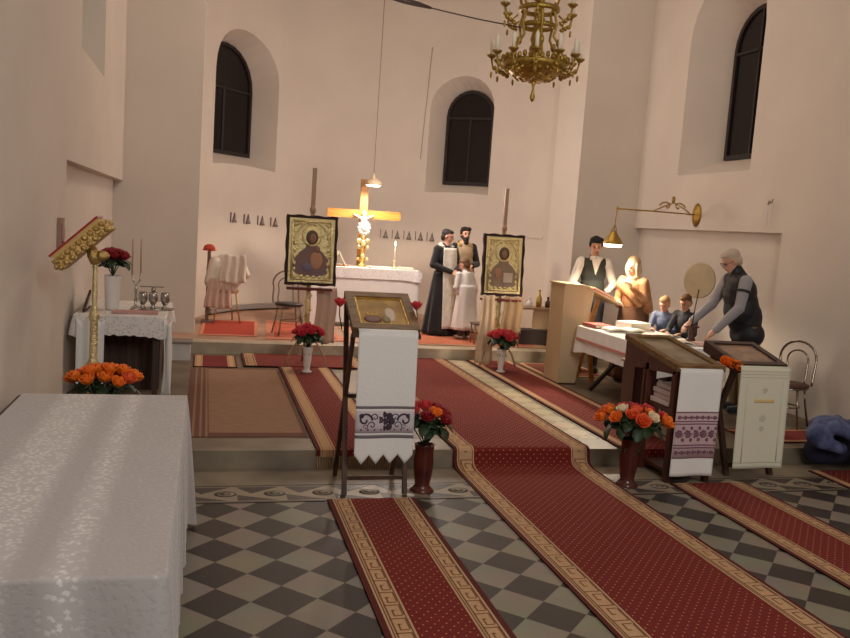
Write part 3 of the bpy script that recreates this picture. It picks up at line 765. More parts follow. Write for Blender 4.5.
make_chair('metal bentwood chair with brown seat standing by the right wall', (6.08, 7.35, .15), R(-55), sc=.98)
make_chair('dark-seated bentwood chair on the dais behind the left icon', (1.20, 12.0, .3), R(10), mat('dull_metal', (150, 128, 112), .4, .5), mat('black_seat', (36, 26, 26), .5))
make_chair('metal chair hidden under the robes at the far left of the dais', (.30, 13.15, .31), R(15), mat('gold_tube', (190, 150, 96), .35, .7), PALEWOOD, 1.1)

# robes over that chair
def blob_obj(shapes, name, parent, mt, voxel=.012, smooth=4, off=None):
    """union of ellipsoids / tapered limbs, remeshed to one continuous skin"""
    mb = MB()
    for s in shapes:
        if s[0] == 'e': mb.ball(s[1], s[2], mt, 16, s[3] if len(s) > 3 else None)
        elif s[0] == 'c':
            _, a, ra, b, rb = s; a, b = Vector(a), Vector(b)
            mb.ball(a, ra, mt, 14); mb.ball(b, rb, mt, 14)
            d = b-a; k = max(2, int(d.length/.03)); mb.tube([a+d*i/k for i in range(k+1)], [ra+(rb-ra)*i/k for i in range(k+1)], mt, 14)
    o = mb.build(name, parent, off or (0, 0, 0))
    r = o.modifiers.new('r', 'REMESH'); r.mode = 'VOXEL'; r.voxel_size = voxel; r.use_smooth_shade = True
    if smooth:
        s = o.modifiers.new('s', 'SMOOTH'); s.iterations = smooth; s.factor = .5
    bpy.context.view_layer.update(); bake(o)
    if not o.data.materials: o.data.materials.append(mt)
    for p in o.data.polygons: p.use_smooth = True; p.material_index = 0
    return o
ROBEW = mat('white_robe', (206, 194, 180), .85, bump=.3, bscale=14)
t = thing('vestment', 'white and pinkish robes draped over the chair at the far left of the dais', 'vestment', (.35, 13.05, .5))
blob_obj([('e', (.30, 13.10, 1.15), (.22, .10, .24)), ('c', (.14, 13.08, 1.25), .09, (.10, 13.05, .95), .11), ('c', (.50, 13.08, 1.25), .10, (.62, 13.0, 1.08), .06), ('c', (.62, 13.02, 1.08), .06, (.46, 12.98, .95), .07),
          ('e', (.30, 13.02, .95), (.22, .10, .2))], 'robe_top', t, ROBEW, .014, 3, t.location)
wpart(folds(.0, .42, 12.93, .55, 1.0, mat('pink_robe', (192, 166, 150), .85), .03, 4, .25), 'robe_skirt', t)
wpart(folds(.22, .62, 12.88, .95, 1.38, ROBEW, .03, 3, .15), 'robe_fold', t)
t = thing('hat', 'red brimless hat resting above the robes at the far left', 'hat', (.03, 13.0, 1.43))
a = MB(); a.lathe([(0, 0), (.085, 0), (.09, .03), (.07, .07), (.03, .09), (0, .09)], (.05, 13.05, 1.43), mat('red_felt', (172, 60, 38), .8), 16); wpart(a, 'crown', t)
a = MB(); a.ball((.05, 13.05, 1.43), (.11, .1, .015), mat('red_felt', (172, 60, 38), .8), 16); wpart(a, 'brim', t)
t = thing('coat_rack', 'dark wooden post behind the robes at the far left of the dais', 'rack', (.05, 13.12, .3))
a = MB(); a.bar((.05, 13.12, .34), (.05, 13.12, 1.44), .05, .04, mat('rack_wood', (120, 92, 76), .6)); wpart(a, 'post', t)
a = MB(); a.bb((-.04, 12.98, .312), (.14, 13.26, .34), mat('rack_wood', (120, 92, 76), .6)); wpart(a, 'foot', t)

# ------------------------------------------------------------------ altar
ALX0, ALX1, ALY0, ALY1 = 1.62, 3.44, 13.3, 14.2
t = thing('altar', 'white stone altar block under its white cloth on the dais', 'altar', (2.53, 13.75, .3))
a = MB(); a.bb((ALX0+.05, ALY0+.05, .31), (ALX1-.05, ALY1-.05, 1.2), mat('altar_stone', (206, 196, 184), .7)); wpart(a, 'block', t)
a = MB(); a.bb((ALX0, ALY0, 1.2), (ALX1, ALY1, 1.25), mat('altar_stone', (206, 196, 184), .7)); wpart(a, 'slab', t)
single(drape(ALX0-.012, ALX1+.012, ALY0-.012, ALY1+.012, 1.258, .9, CLOTHW, rip=.004, corner=.02, flare=.02, seed=9), 'tablecloth', 'plain white floor-length cloth over the altar', 'tablecloth', (2.53, 13.75, 1.25))
single(drape(ALX0-.022, ALX1+.022, ALY0-.024, ALY1+.024, 1.264, .17, lace('fine_lace', (230, 226, 222), (214, 208, 204), 30), rip=.004, corner=.02, flare=.03, seed=2), 'altar_runner', 'short white lace overlay hanging over the altar edge', 'cloth', (2.53, 13.75, 1.262))
AZ = 1.272
t = thing('altar_cross', 'large honey-coloured wooden cross standing on the altar with small ivory figure', 'cross', (2.58, 13.92, AZ))
a = MB(); a.bb((2.50, 13.89, AZ), (2.63, 13.95, 2.74), OAK); wpart(a, 'upright', t)
a = MB(); a.bb((1.95, 13.885, 2.08), (3.21, 13.945, 2.22), OAK); wpart(a, 'crossbeam', t)
blob_obj([('e', (2.57, 13.84, 2.16), (.045, .045, .055)), ('c', (2.57, 13.85, 2.08), .05, (2.57, 13.85, 1.86), .042), ('c', (2.57, 13.85, 1.86), .045, (2.57, 13.84, 1.62), .03), ('c', (2.57, 13.84, 1.62), .03, (2.57, 13.86, 1.5), .022),
          ('c', (2.55, 13.85, 2.07), .022, (2.40, 13.86, 2.14), .015), ('c', (2.59, 13.85, 2.07), .022, (2.74, 13.86, 2.14), .015)], 'figure', t, IVORY, .01, 2, t.location)
t = thing('ornament', 'gilded flower ornament with bright white rosette in front of the altar cross', 'ornament', (2.56, 13.74, AZ))
a = MB(); a.lathe([(0, 0), (.09, 0), (.08, .02), (.03, .06), (.04, .12), (.02, .16), (.03, .25), (.018, .3), (.02, .55), (0, .56)], (2.56, 13.74, AZ), GOLD, 16); wpart(a, 'stem', t)
a = MB()
for k in range(10):
    q = 2*pi*k/10; a.ball((2.56+.085*cos(q), 13.72, 1.92+.095*sin(q)), (.035, .02, .035), WHITE, 8)
a.ball((2.56, 13.715, 1.92), (.06, .03, .06), WHITE); wpart(a, 'rosette', t)
for (q, z, s_) in ((-1, 1.70, .05), (1, 1.70, .05), (-1, 1.60, .035), (1, 1.60, .035), (0, 1.66, .05), (0, 1.45, .04), (1, 1.4, .03), (-1, 1.4, .03)):
    a = MB(); a.ball((2.56+q*.075, 13.72, z), (s_, .02, s_), GOLDP, 8); a.tube([(2.56, 13.73, z-.06), (2.56+q*.075, 13.72, z)], .008, GOLD, 6); wpart(a, 'gilt_leaf', t)
t = thing('candlestick', 'lit white candle in a slim holder on the right half of the altar', 'candle', (3.07, 13.5, AZ))
a = MB(); a.lathe([(0, 0), (.05, 0), (.04, .015), (.012, .03), (.016, .12), (.022, .14), (0, .145)], (3.07, 13.5, AZ), GOLDP, 14); wpart(a, 'holder', t)
a = MB(); a.lathe([(.010, 0), (.009, .24), (0, .245)], (3.07, 13.5, AZ+.14), CANDLE, 10); wpart(a, 'candle', t)
a = MB(); a.lathe([(0, 0), (.014, .02), (.010, .045), (0, .08)], (3.07, 13.5, AZ+.385), FLAME, 10); wpart(a, 'flame', t)
t = thing('missal_stand', 'white open book leaning on a small stand at the left end of the altar', 'book', (2.12, 13.6, AZ))
a = MB(); a.box((2.06, 13.6, AZ+.115), (.02, .24, .26), IVORY, Euler((0, R(28), 0))); wpart(a, 'left_page', t)
a = MB(); a.box((2.19, 13.6, AZ+.115), (.02, .24, .26), IVORY, Euler((0, R(-28), 0))); wpart(a, 'right_page', t)
a = MB(); a.bb((2.0, 13.5, AZ), (2.30, 13.7, AZ+.014), OAK); wpart(a, 'base', t)
m = MB(); m.box((2.80, 13.5, AZ+.01), (.32, .22, .018), IVORY, Euler((0, 0, .1))); single(m, 'paper_sheets', 'flat white sheets lying between the ornament and the candle on the altar', 'paper', (2.8, 13.5, AZ))
m = MB(); m.box((3.27, 13.5, AZ+.018), (.24, .26, .034), IVORY, Euler((0, 0, -.1))); single(m, 'book', 'white closed book lying at the right end of the altar', 'book', (3.27, 13.5, AZ))
m = folds(3.46, 3.56, 13.5, 1.02, 1.22, CLOTHW, .012, 2, 0); single(m, 'towel', 'small white cloth hanging off the right end of the altar', 'towel', (3.51, 13.5, 1.02))

# pendant over altar
t = thing('pendant_lamp', 'lit pendant lamp hanging on a long cable above the altar cross', 'lamp', (2.62, 13.45, 2.62))
a = MB(); a.tube([(2.62, 13.45, 2.80), (2.62, 13.45, TOP)], .006, mat('cable_grey', (120, 104, 92), .6), 6); wpart(a, 'cable', t)
a = MB(); a.lathe([(.0, .19), (.018, .19), (.02, .14), (.05, .11), (.12, .07), (.14, .04), (.14, .0), (.132, .0), (.132, .04), (.1, .07), (0, .09)], (2.62, 13.45, 2.63), mat('enamel_cream', (196, 172, 142), .4), 24); wpart(a, 'shade', t)
a = MB(); a.lathe([(0, 0), (.10, 0), (.13, .03), (0, .03)], (2.62, 13.45, 2.612), LAMPGLOW, 24); wpart(a, 'bulb', t)

# little wall candle brackets (row of crosses)
BR = mat('bracket_dark', (112, 96, 92), .6)
def bracket(px_th, z, label, k, grp):
    th = px_th; rr = APR-.03; cx, cy = APC[0]+rr*cos(th), APC[1]+rr*sin(th)
    t = thing('wall_ornament', label, 'ornament', (cx, cy, z-.09), th-pi/2, grp)
    m = MB(); m.poly([(-.055, .0, 0), (.055, 0, 0), (.02, 0, .10), (.0, 0, .17), (-.02, 0, .10)], (0, .02, 0), BR); m.ball((0, 0, .05), (.03, .02, .04), mat('bracket_pale', (150, 136, 128), .6), 8); lpart(m, 'plaque', t)
    m = MB(); m.bar((-.10, .01, 0), (-.10, .01, .17), .014, .014, BR); lpart(m, 'rod', t)
def th_for(px_ratio):
    lo, hi = R(20), R(160)
    for _ in range(60):
        md_ = (lo+hi)/2; X_ = APC[0]+APR*cos(md_); Y_ = APC[1]+APR*sin(md_)
        if X_/Y_ > px_ratio: lo = md_
        else: hi = md_
    return lo
ratios_l = [.030, .046, .0625, .078]; ratios_r = [.214, .229, .244, .259, .274]
nm = ['first from the left', 'second from the left', 'third from the left', 'fourth from the left']
for k, rt_ in enumerate(ratios_l): bracket(th_for(rt_), 1.95-.012*k, 'small dark triangular wall ornament left of the left icon, %s' % nm[k], k, 'wall ornaments left')
nm = ['nearest the cross', 'second from the cross', 'third from the cross', 'fourth from the cross', 'nearest the priest']
for k, rt_ in enumerate(ratios_r): bracket(th_for(rt_), 1.83, 'small dark triangular wall ornament right of the altar cross, %s' % nm[k], k, 'wall ornaments right')
# wire on apse wall
m = MB(); pts = []
for k in range(9):
    th = th_for(.258-.006*(k/8)); pts.append((APC[0]+(APR-.012)*cos(th), APC[1]+(APR-.012)*sin(th), 5.4-2.1*k/8))
m.tube(pts, .006, mat('wire_tan', (150, 126, 110), .7), 6); single(m, 'wall_cable', 'thin cable running down the apse wall left of the middle window', 'cable', pts[-1])

# ------------------------------------------------------------------ central icon stand with towel
def emb_towel(x0, x1, ytop, z1, z0, mt, y_edge, pattern, label, name='embroidered_towel', zig=0, slope_top=.12, colr=None, bow=.012, shear=0., lip=.0):
    """a towel laid on the desk edge and hanging down in front"""
    t = thing(name, label, 'towel', ((x0+x1)/2, y_edge, z0))
    W = x1-x0
    def f(u, v):
        z = z1+(z0-z1)*v
        x = x0+W*u+shear*v; y = y_edge-.014-bow*sin(pi*u*2+.6)*v-.01*v
        return (x, y, z)
    m = MB(); nv = 30; nu = 24
    if zig:
        def g(u, v):
            p = f(u, v); e = zig*abs(((u*4) % 1)-.5)*2
            return (p[0], p[1], p[2]+e*max(0, (v-.75)/.25))
        m.sheet(g, 32, nv, mt, .005)
    else: m.sheet(f, nu, nv, mt, .005)
    def top(u, v): return (x0+W*u, y_edge-.014+.12*v, z1+.001+slope_top*.12*v)
    m.sheet(top, 4, 3, mt, .005)
    wpart(m, 'linen', t)
    e = MB()
    def strip(v0, v1, c, u0=0., u1=1., h=.0045):
        nn = 16; e.sheet(lambda u, v: tuple(Vector(f(u0+(u1-u0)*u, v0+(v1-v0)*v))+Vector((0, -h, 0))), nn, 3, c, .0008)
    pattern(strip, e, f)
    wpart(e, 'embroidery', t)
    return t
GREYTH = mat('grey_thread', (112, 104, 108), .8); DKTH = mat('dark_thread', (62, 46, 60), .8); LTH = mat('pale_thread', (196, 184, 190), .8)
def motif(e, f, u, v, s, mt, asp=1.9):
    p = Vector(f(u, v)); pf = lambda a, r: p+Vector((r*cos(a), -.0052, r*sin(a)))
    for k in range(7):
        a = k*2*pi/7; c = pf(a, s*.6); e.ball(c, (s*.3, .0012, s*.3), mt, 7)
    e.ball(p+Vector((0, -.0052, 0)), (s*.32, .0012, s*.32), mt, 8)
def curl(e, f, u, v, s, mt, d=1):
    p = Vector(f(u, v)); pts = []
    for k in range(14):
        a = k*.5; r = s*(1-k/16); pts.append(p+Vector((d*r*cos(a), -.0055, r*sin(a))))
    e.tube(pts, s*.13, mt, 5)
def pat1(strip, e, f):
    strip(.555, .575, GREYTH); strip(.592, .760, LTH); strip(.775, .80, GREYTH)
    motif(e, f, .5, .672, .085, DKTH); motif(e, f, .42, .66, .03, DKTH); motif(e, f, .58, .66, .03, DKTH)
    for d, uu in ((1, .16), (-1, .84)):
        curl(e, f, uu, .66, .055, DKTH, d); curl(e, f, uu+.17*d, .64, .03, DKTH, -d); curl(e, f, uu+.02*d, .715, .022, DKTH, -d); curl(e, f, uu+.12*d, .70, .03, DKTH, -d); motif(e, f, uu-.06*d, .63, .022, DKTH)
    for k in range(8): motif(e, f, .1+.114*k, .735, .008, DKTH)
PURP = mat('plum_thread', (120, 78, 92), .8); PURPL = mat('pale_plum', (190, 164, 168), .8)
def pat2(strip, e, f):
    strip(.39, .74+.09, PURPL, h=.004)
    for v in (.39, .475, .50, .70, .725, .82): strip(v, v+.012, PURP, h=.0046)
    for k in range(7):
        for v in (.445, .775): motif(e, f, .08+.14*k, v, .021, PURP); motif(e, f, min(.96, .15+.14*k), v, .012, PURP)
    for k in range(5): motif(e, f, .1+.2*k, .60, .042, PURP); motif(e, f, .2+.2*k if k < 4 else .97, .655, .02, PURP); motif(e, f, .2+.2*k if k < 4 else .97, .545, .018, PURP); curl(e, f, .2+.2*k if k < 4 else .95, .61, .022, PURP)
def pat3(strip, e, f):
    C3 = mat('cream_thread', (202, 198, 176), .8)
    for v in (.03, .06, .09): strip(v, v+.008, C3)
    strip(.31, .345, mat('gold_thread', (214, 186, 130), .6), .32, .72)
    for uu in (.14, .86): strip(.14, .94, C3, uu, uu+.02)
    motif(e, f, .52, .22, .03, C3); motif(e, f, .52, .5, .04, C3); motif(e, f, .52, .6, .03, C3)
    strip(.93, .945, C3)

def desk_quad(x0, x1, y0, z0, y1, z1): return [(x0, y0, z0), (x1, y0, z0), (x1, y1, z1), (x0, y1, z1)]
def sloped_frame(mb, x0, x1, y0, z0, y1, z1, w, h, mt):
    n = Vector((0, -(z1-z0), y1-y0)).normalized()*h
    d = Vector((0, y1-y0, z1-z0)); L = d.length; d.normalize()
    A = Vector((0, y0, z0)); B = Vector((0, y1, z1))
    def slab(xa, xb, sa, sb):
        a = A+d*sa; b = A+d*sb
        mb.poly([(xa, a.y, a.z), (xb, a.y, a.z), (xb, b.y, b.z), (xa, b.y, b.z)], n, mt)
    slab(x0, x1, 0, w); slab(x0, x1, L-w, L); slab(x0, x0+w, w, L-w); slab(x1-w, x1, w, L-w)
t = thing('icon_lectern', 'slender dark wooden lectern at centre holding a flat icon under a towel', 'lectern', (1.3, 5.95, 0))
x0, x1 = 1.03, 1.53
for sx, q in ((x0+.02, 1), (x1-.02, -1)):
    a = MB(); a.bar((sx, 5.80, 0.002), (sx, 6.17, 1.40), .035, .03, WOOD); wpart(a, 'leg', t)
    a = MB(); a.bar((sx, 6.26, 0.002), (sx, 5.80, 1.20), .03, .035, WOOD); wpart(a, 'leg', t)
a = MB(); a.bar((x0+.02, 5.83, .12), (x1-.02, 5.83, .12), .02, .03, WOOD); a.bar((x0+.02, 6.02, .70), (x1-.02, 6.02, .70), .03, .03, WOOD); wpart(a, 'stretcher', t)
a = MB(); a.poly(desk_quad(x0, x1, 5.72, 1.205, 6.20, 1.43), (0, -.008, .02), WOOD); a.bb((x0, 5.70, 1.19), (x1, 5.725, 1.225), WOOD); wpart(a, 'desk', t)
t = thing('framed_icon', 'flat wide-framed icon lying sloped on the central lectern above the embroidered towel', 'icon', (1.28, 5.96, 1.24))
a = MB(); sloped_frame(a, 1.03, 1.53, 5.735, 1.232, 6.20, 1.452, .066, .03, MIDWOOD); sloped_frame(a, 1.095, 1.465, 5.795, 1.261, 6.14, 1.424, .014, .022, GOLD); wpart(a, 'frame', t)
a = MB(); a.poly(desk_quad(1.09, 1.47, 5.795, 1.268, 6.14, 1.431), (0, -.003, .006), mat('painted_gold_ground', (176, 140, 72), .5, rgb2=(140, 104, 50), vscale=9, spec=.2)); wpart(a, 'picture', t)
a = MB(); sl = Euler((R(25), 0, 0)); a.ball((1.20, 5.86, 1.308), (.07, .05, .006), mat('painted_maroon', (96, 50, 40), .5), 12, sl); a.ball((1.34, 5.93, 1.340), (.04, .10, .005), mat('painted_page', (206, 186, 166), .7), 12, sl)
a.ball((1.30, 5.86, 1.31), (.03, .05, .005), mat('painted_olive', (116, 100, 58), .5), 12, sl)
for q in (1.165, 1.20, 1.235): a.ball((q, 5.925, 1.337), (.014, .016, .004), GOLD, 8, sl)
wpart(a, 'painted_figures', t)
emb_towel(1.07, 1.505, 5.72, 1.235, .27, CLOTHW, 5.70, pat1, 'white towel with grey floral band and pointed hem on the central lectern', zig=.07, slope_top=.4, shear=.012)
for i, (x, y, z, s) in enumerate(((.95, 5.86, 1.37, 'left'), (1.545, 5.95, 1.36, 'right'))):
    t = thing('rose', 'single red rose fixed at the upper %s edge of the central lectern' % s, 'rose', (x, y, z))
    lpart(shifted(ROSES['red'], (0, 0, .02)), 'blossom', t)
    a = MB(); a.tube([(0, 0, .03), (.01 if i else -.0, 0, -.03), (.02 if not i else -.01, 0, -.12)], .004, STEM, 6); lpart(a, 'stem', t); t.scale = (1.2,)*3

# ------------------------------------------------------------------ right lectern 1
t = thing('icon_lectern', 'red-brown wooden lectern with side shelf, left of the two at right', 'lectern', (4.05, 6.35, 0))
RX0, RX1 = 3.80, 4.22
a = MB(); a.poly([(RX0, 5.93, .93), (RX0, 5.93, .97), (RX0, 6.80, 1.10), (RX0, 6.80, .86)], (.03, 0, 0), REDWOOD); a.bb((RX0, 6.40, .06), (RX0+.03, 6.46, .9), REDWOOD); wpart(a, 'side_panel', t)
a = MB(); a.poly([(RX1-.03, 5.93, .93), (RX1-.03, 5.93, .97), (RX1-.03, 6.38, 1.04), (RX1-.03, 6.38, .86)], (.03, 0, 0), REDWOOD); wpart(a, 'side_panel', t)
for sx in (RX0, RX1-.045):
    for sy in (5.94, 6.37):
        a = MB(); a.bb((sx, sy, .002), (sx+.045, sy+.05, .95), REDWOOD); wpart(a, 'leg', t)
a = MB(); a.bb((RX0+.045, 5.95, .06), (RX1-.045, 6.40, .09), REDWOOD); wpart(a, 'lower_shelf', t)
a = MB(); a.bb((RX0+.02, 5.99, .60), (RX1-.03, 6.37, .625), REDWOOD); wpart(a, 'middle_shelf', t)
a = MB(); a.poly(desk_quad(RX0-.02, RX1+.02, 5.90, .965, 6.80, 1.098), (0, -.003, .02), MIDWOOD); wpart(a, 'desk', t)
t = thing('framed_icon', 'flat icon in olive wood frame lying on the left of the two right lecterns', 'icon', (4.0, 6.35, 1.0))
a = MB(); sloped_frame(a, RX0-.02, RX1+.02, 5.90, .987, 6.80, 1.12, .065, .03, MIDWOOD); wpart(a, 'frame', t)
a = MB(); a.poly(desk_quad(RX0+.04, RX1-.04, 5.96, .998, 6.74, 1.113), (0, -.002, .006), mat('painted_faded', (150, 136, 112), .3, rgb2=(112, 96, 74), vscale=7)); wpart(a, 'picture', t)
emb_towel(RX0+.005, RX1-.015, 5.92, .985, .085, CLOTHW, 5.89, pat2, 'white towel with wide plum floral band on the left of the two right lecterns', slope_top=.15, shear=-.02)
t = thing('cloth_stack', 'folded white cloths on the inner shelf of the red-brown lectern', 'cloth', (3.9, 6.2, .626))
for k in range(4):
    a = MB(); a.box((3.92+.02*(k % 2), 6.18, .652+.042*k), (.20-.02*k, .30, .036), mat('folded_pink_white', (206, 190, 188), .8)); wpart(a, 'fold', t)
# small cabinet behind
t = thing('cabinet', 'small dark brown cabinet with pale top behind the red-brown lectern', 'cabinet', (4.1, 7.03, .152))
a = MB(); a.bb((3.98, 6.92, .155), (4.22, 7.14, .84), mat('cabinet_brown', (78, 42, 28), .5)); wpart(a, 'body', t)
a = MB(); a.bb((3.96, 6.90, .84), (4.24, 7.16, .86), PALEWOOD); wpart(a, 'top', t)
a = MB(); a.bb((4.0, 6.912, .25), (4.20, 6.921, .8), REDWOOD); wpart(a, 'door', t)
t = thing('votive_glass', 'red glass lamp on the small cabinet behind the red-brown lectern', 'candle', (4.07, 7.02, .861))
a = MB(); a.lathe([(0, 0), (.035, 0), (.05, .04), (.052, .12), (.045, .12), (.04, .05), (0, .03)], (4.07, 7.02, .861), mat('red_glass', (176, 24, 16), .2), 16); wpart(a, 'cup', t)
a = MB(); a.lathe([(0, 0), (.03, 0), (.03, .06), (0, .06)], (4.07, 7.02, .895), mat('red_wax', (120, 16, 12), .5), 12); wpart(a, 'wax', t)

# ------------------------------------------------------------------ right lectern 2 (dark case)
t = thing('icon_lectern', 'dark lectern with glass-topped case under a cream towel, right of the two', 'lectern', (4.78, 6.35, 0))
QX0, QX1 = 4.50, 4.99
a = MB(); a.poly([(QX0-.02, 6.10, .93), (QX0-.02, 6.10, .99), (QX0-.02, 6.60, 1.12), (QX0-.02, 6.60, 1.04)], (QX1-QX0+.04, 0, 0), BLACKWOOD); wpart(a, 'case', t)
for sx in (QX0, QX1-.04):
    a = MB(); a.bar((sx+.02, 6.12, .002), (sx+.02, 6.50, 1.04), .045, .04, BLACKWOOD); wpart(a, 'leg', t)
    a = MB(); a.bar((sx+.02, 6.55, .002), (sx+.02, 6.16, .95), .04, .045, BLACKWOOD); wpart(a, 'leg', t)
a = MB(); a.bb((QX0+.03, 6.14, .07), (QX1-.03, 6.18, .11), BLACKWOOD); wpart(a, 'stretcher', t)
t = thing('framed_icon', 'dark-framed icon under glass in the case of the cream-towelled lectern', 'icon', (4.75, 6.35, 1.05))
a = MB(); sloped_frame(a, QX0-.02, QX1+.02, 6.10, .99, 6.60, 1.12, .06, .022, BLACKWOOD); wpart(a, 'frame', t)
a = MB(); a.poly(desk_quad(QX0+.03, QX1-.03, 6.15, 1.004, 6.55, 1.108), (0, -.002, .006), mat('painted_tan', (150, 120, 96), .15, rgb2=(120, 96, 84), vscale=8)); wpart(a, 'picture', t)
emb_towel(QX0+.015, QX1+.03, 6.10, .985, .085, CREAM, 6.08, pat3, 'cream towel with small gold bar on the right of the two right lecterns', slope_top=.2, shear=.01, bow=.008)
for k in range(3):
    t = thing('rose', 'orange rose laid on the left rim of the dark case lectern', 'rose', (4.44+.035*k, 6.22-.04*k, 1.0-.015*k), 0, 'orange roses on the case'); t.rotation_euler = (R(60), R(20*k-30), 0)
    lpart(shifted(ROSES['orange'], (0, 0, 0), 1.3), 'blossom', t); a = MB(); a.tube([(0, 0, .0), (0, 0, -.07)], .004, STEM, 6); lpart(a, 'stem', t)

# ------------------------------------------------------------------ reading table and lectern
TX0, TX1, TY0, TY1 = 4.50, 5.38, 7.55, 9.25
t = thing('trestle_table', 'trestle table with crossed dark legs under the white reading cloth', 'table', (4.94, 8.4, .15))
a = MB(); a.bb((TX0, TY0, .89), (TX1, TY1, .92), WOOD); wpart(a, 'tabletop', t)
for y in (TY0+.25, TY1-.25):
    for s in (1, -1):
        a = MB(); a.bar((4.94-s*.34, y+.03*s, .155), (4.94+s*.34, y+.03*s, .89), .05, .04, BLACKWOOD); wpart(a, 'leg', t)
a = MB(); a.bar((4.94, TY0+.25, .52), (4.94, TY1-.25, .52), .04, .04, BLACKWOOD); wpart(a, 'stretcher', t)
single(drape(TX0-.01, TX1+.01, TY0-.01, TY1+.01, .922, .30, CLOTHW, rip=.006, corner=.03, flare=.02, seed=12), 'tablecloth', 'white cloth over the reading table beneath the wall lamp', 'tablecloth', (4.94, 8.4, .922))
m = MB(); m.bb((TX0-.045, TY0+.02, .755), (TX0-.032, TY1-.02, .785), mat('pink_stripe', (196, 132, 118), .8)); single(m, 'ribbon', 'pink ribbon band along the left hem of the reading table cloth', 'ribbon', (TX0-.04, 8.4, .77))
TZ = .934
def book(label, c, w, d, h, rz, cover, open_=False, grp=None):
    t = thing('book', label, 'book', c, rz, grp)
    if open_:
        for s in (-1, 1):
            a = MB(); a.sheet(lambda u, v: (s*w/2*u, (v-.5)*d, .012+.02*sin(pi*u)), 6, 2, IVORY, .012); lpart(a, 'page', t)
        a = MB(); a.box((0, 0, .004), (w+.02, d+.02, .006), cover); lpart(a, 'cover', t)
    else:
        a = MB(); a.box((0, 0, h/2), (w-.01, d-.01, h-.01), IVORY); lpart(a, 'pages', t)
        a = MB(); a.box((0, 0, h-.003), (w, d, .006), cover); a.box((0, 0, .003), (w, d, .006), cover); a.box((-w/2, 0, h/2), (.006, d, h), cover); lpart(a, 'cover', t)
BKR = mat('book_red', (170, 84, 72), .6); BKW = mat('book_white', (222, 214, 206), .6)
book('red-brown book lying at the lectern end of the reading table', (4.66, 9.08, TZ), .24, .3, .04, .1, BKR)
book('large open white book in the middle of the reading table', (4.86, 8.75, TZ), .5, .34, .04, -.15, BKW, True)
book('thick white book stacked behind the open book on the reading table', (5.10, 9.0, TZ), .3, .3, .09, .2, BKW)
book('open white booklet near the two boys on the reading table', (5.10, 8.35, TZ), .36, .26, .03, .3, BKW, True)
book('open white pages at the near end of the reading table', (4.98, 7.85, TZ), .34, .24, .03, -.2, BKW, True)
book('pale pink-covered booklet under the old man\'s hands', (5.28, 7.72, TZ), .2, .28, .03, .5, mat('book_pink', (206, 170, 160), .6))
# fan in dark holder
t = thing('fan', 'round beige fan on a thin stick standing in the dark holder', 'fan', (5.31, 8.08, TZ+.12))
a = MB(); a.lathe([(0, 0), (.16, .0), (.175, .006), (.16, .012), (0, .012)], (5.36, 8.10, 1.62), mat('straw_fan', (214, 188, 148), .8, rgb2=(200, 172, 132), vscale=5), 28, 1, 1.15, Euler((R(90), 0, R(-20)))); wpart(a, 'blade', t)
a = MB(); a.tube([(5.31, 8.08, 1.07), (5.325, 8.08, 1.3), (5.355, 8.085, 1.52)], .006, WOOD, 6); wpart(a, 'stick', t)
t = thing('stick_holder', 'dark turned wooden holder on the reading table beneath the fan', 'holder', (5.31, 8.08, TZ))
a = MB(); a.lathe([(0, 0), (.06, 0), (.05, .02), (.03, .04), (.035, .12), (.06, .15), (.085, .16), (.08, .172), (0, .172)], (5.31, 8.08, TZ), REDWOOD, 18); wpart(a, 'body', t)
a = MB(); a.lathe([(.012, 0), (.02, 0), (.02, .02), (.012, .02)], (5.31, 8.08, TZ+.172), REDWOOD, 12); wpart(a, 'socket', t)
# reader's lectern
LT = mat('lectern_beige', (206, 180, 142), .55, var=.06, vscale=2)
t = thing('reading_lectern', 'tall pale beige reading lectern with sloping top under the wall lamp', 'lectern', (4.6, 9.6, .152))
a = MB(); a.poly([(4.34, 9.40, .17), (4.58, 9.40, .17), (4.74, 9.40, 1.36), (4.66, 9.40, 1.41), (4.33, 9.40, 1.43)], (0, .04, 0), LT); wpart(a, 'back_panel', t)
a = MB(); a.poly([(4.32, 9.36, 1.43), (4.60, 9.36, 1.42), (5.14, 9.36, 1.20), (5.14, 9.36, 1.175), (4.58, 9.36, 1.395), (4.32, 9.36, 1.405)], (0, .50, 0), LT); wpart(a, 'desk', t)
a = MB(); a.bar((4.66, 9.46, 1.38), (4.84, 9.46, .17), .05, .05, OAK); wpart(a, 'post', t)
a = MB(); a.bar((5.00, 9.80, 1.22), (4.78, 9.80, .17), .05, .05, OAK); wpart(a, 'post', t)
a = MB(); a.bb((4.36, 9.42, .15), (4.60, 9.86, .19), WOOD); wpart(a, 'foot', t)
a = MB(); a.bb((4.34, 9.44, .17), (4.38, 9.84, 1.4), LT); wpart(a, 'side_panel', t)
t = thing('book', 'open book glowing white on the slope of the beige reading lectern', 'book', (4.86, 9.6, 1.33))
sl = Euler((0, R(22.5), 0))
for s in (-1, 1):
    a = MB(); a.box((4.87, 9.6+s*.11, 1.335), (.30, .21, .02), IVORY, sl); wpart(a, 'page', t)
a = MB(); a.box((4.865, 9.6, 1.321), (.32, .45, .008), BKR, sl); wpart(a, 'cover', t)

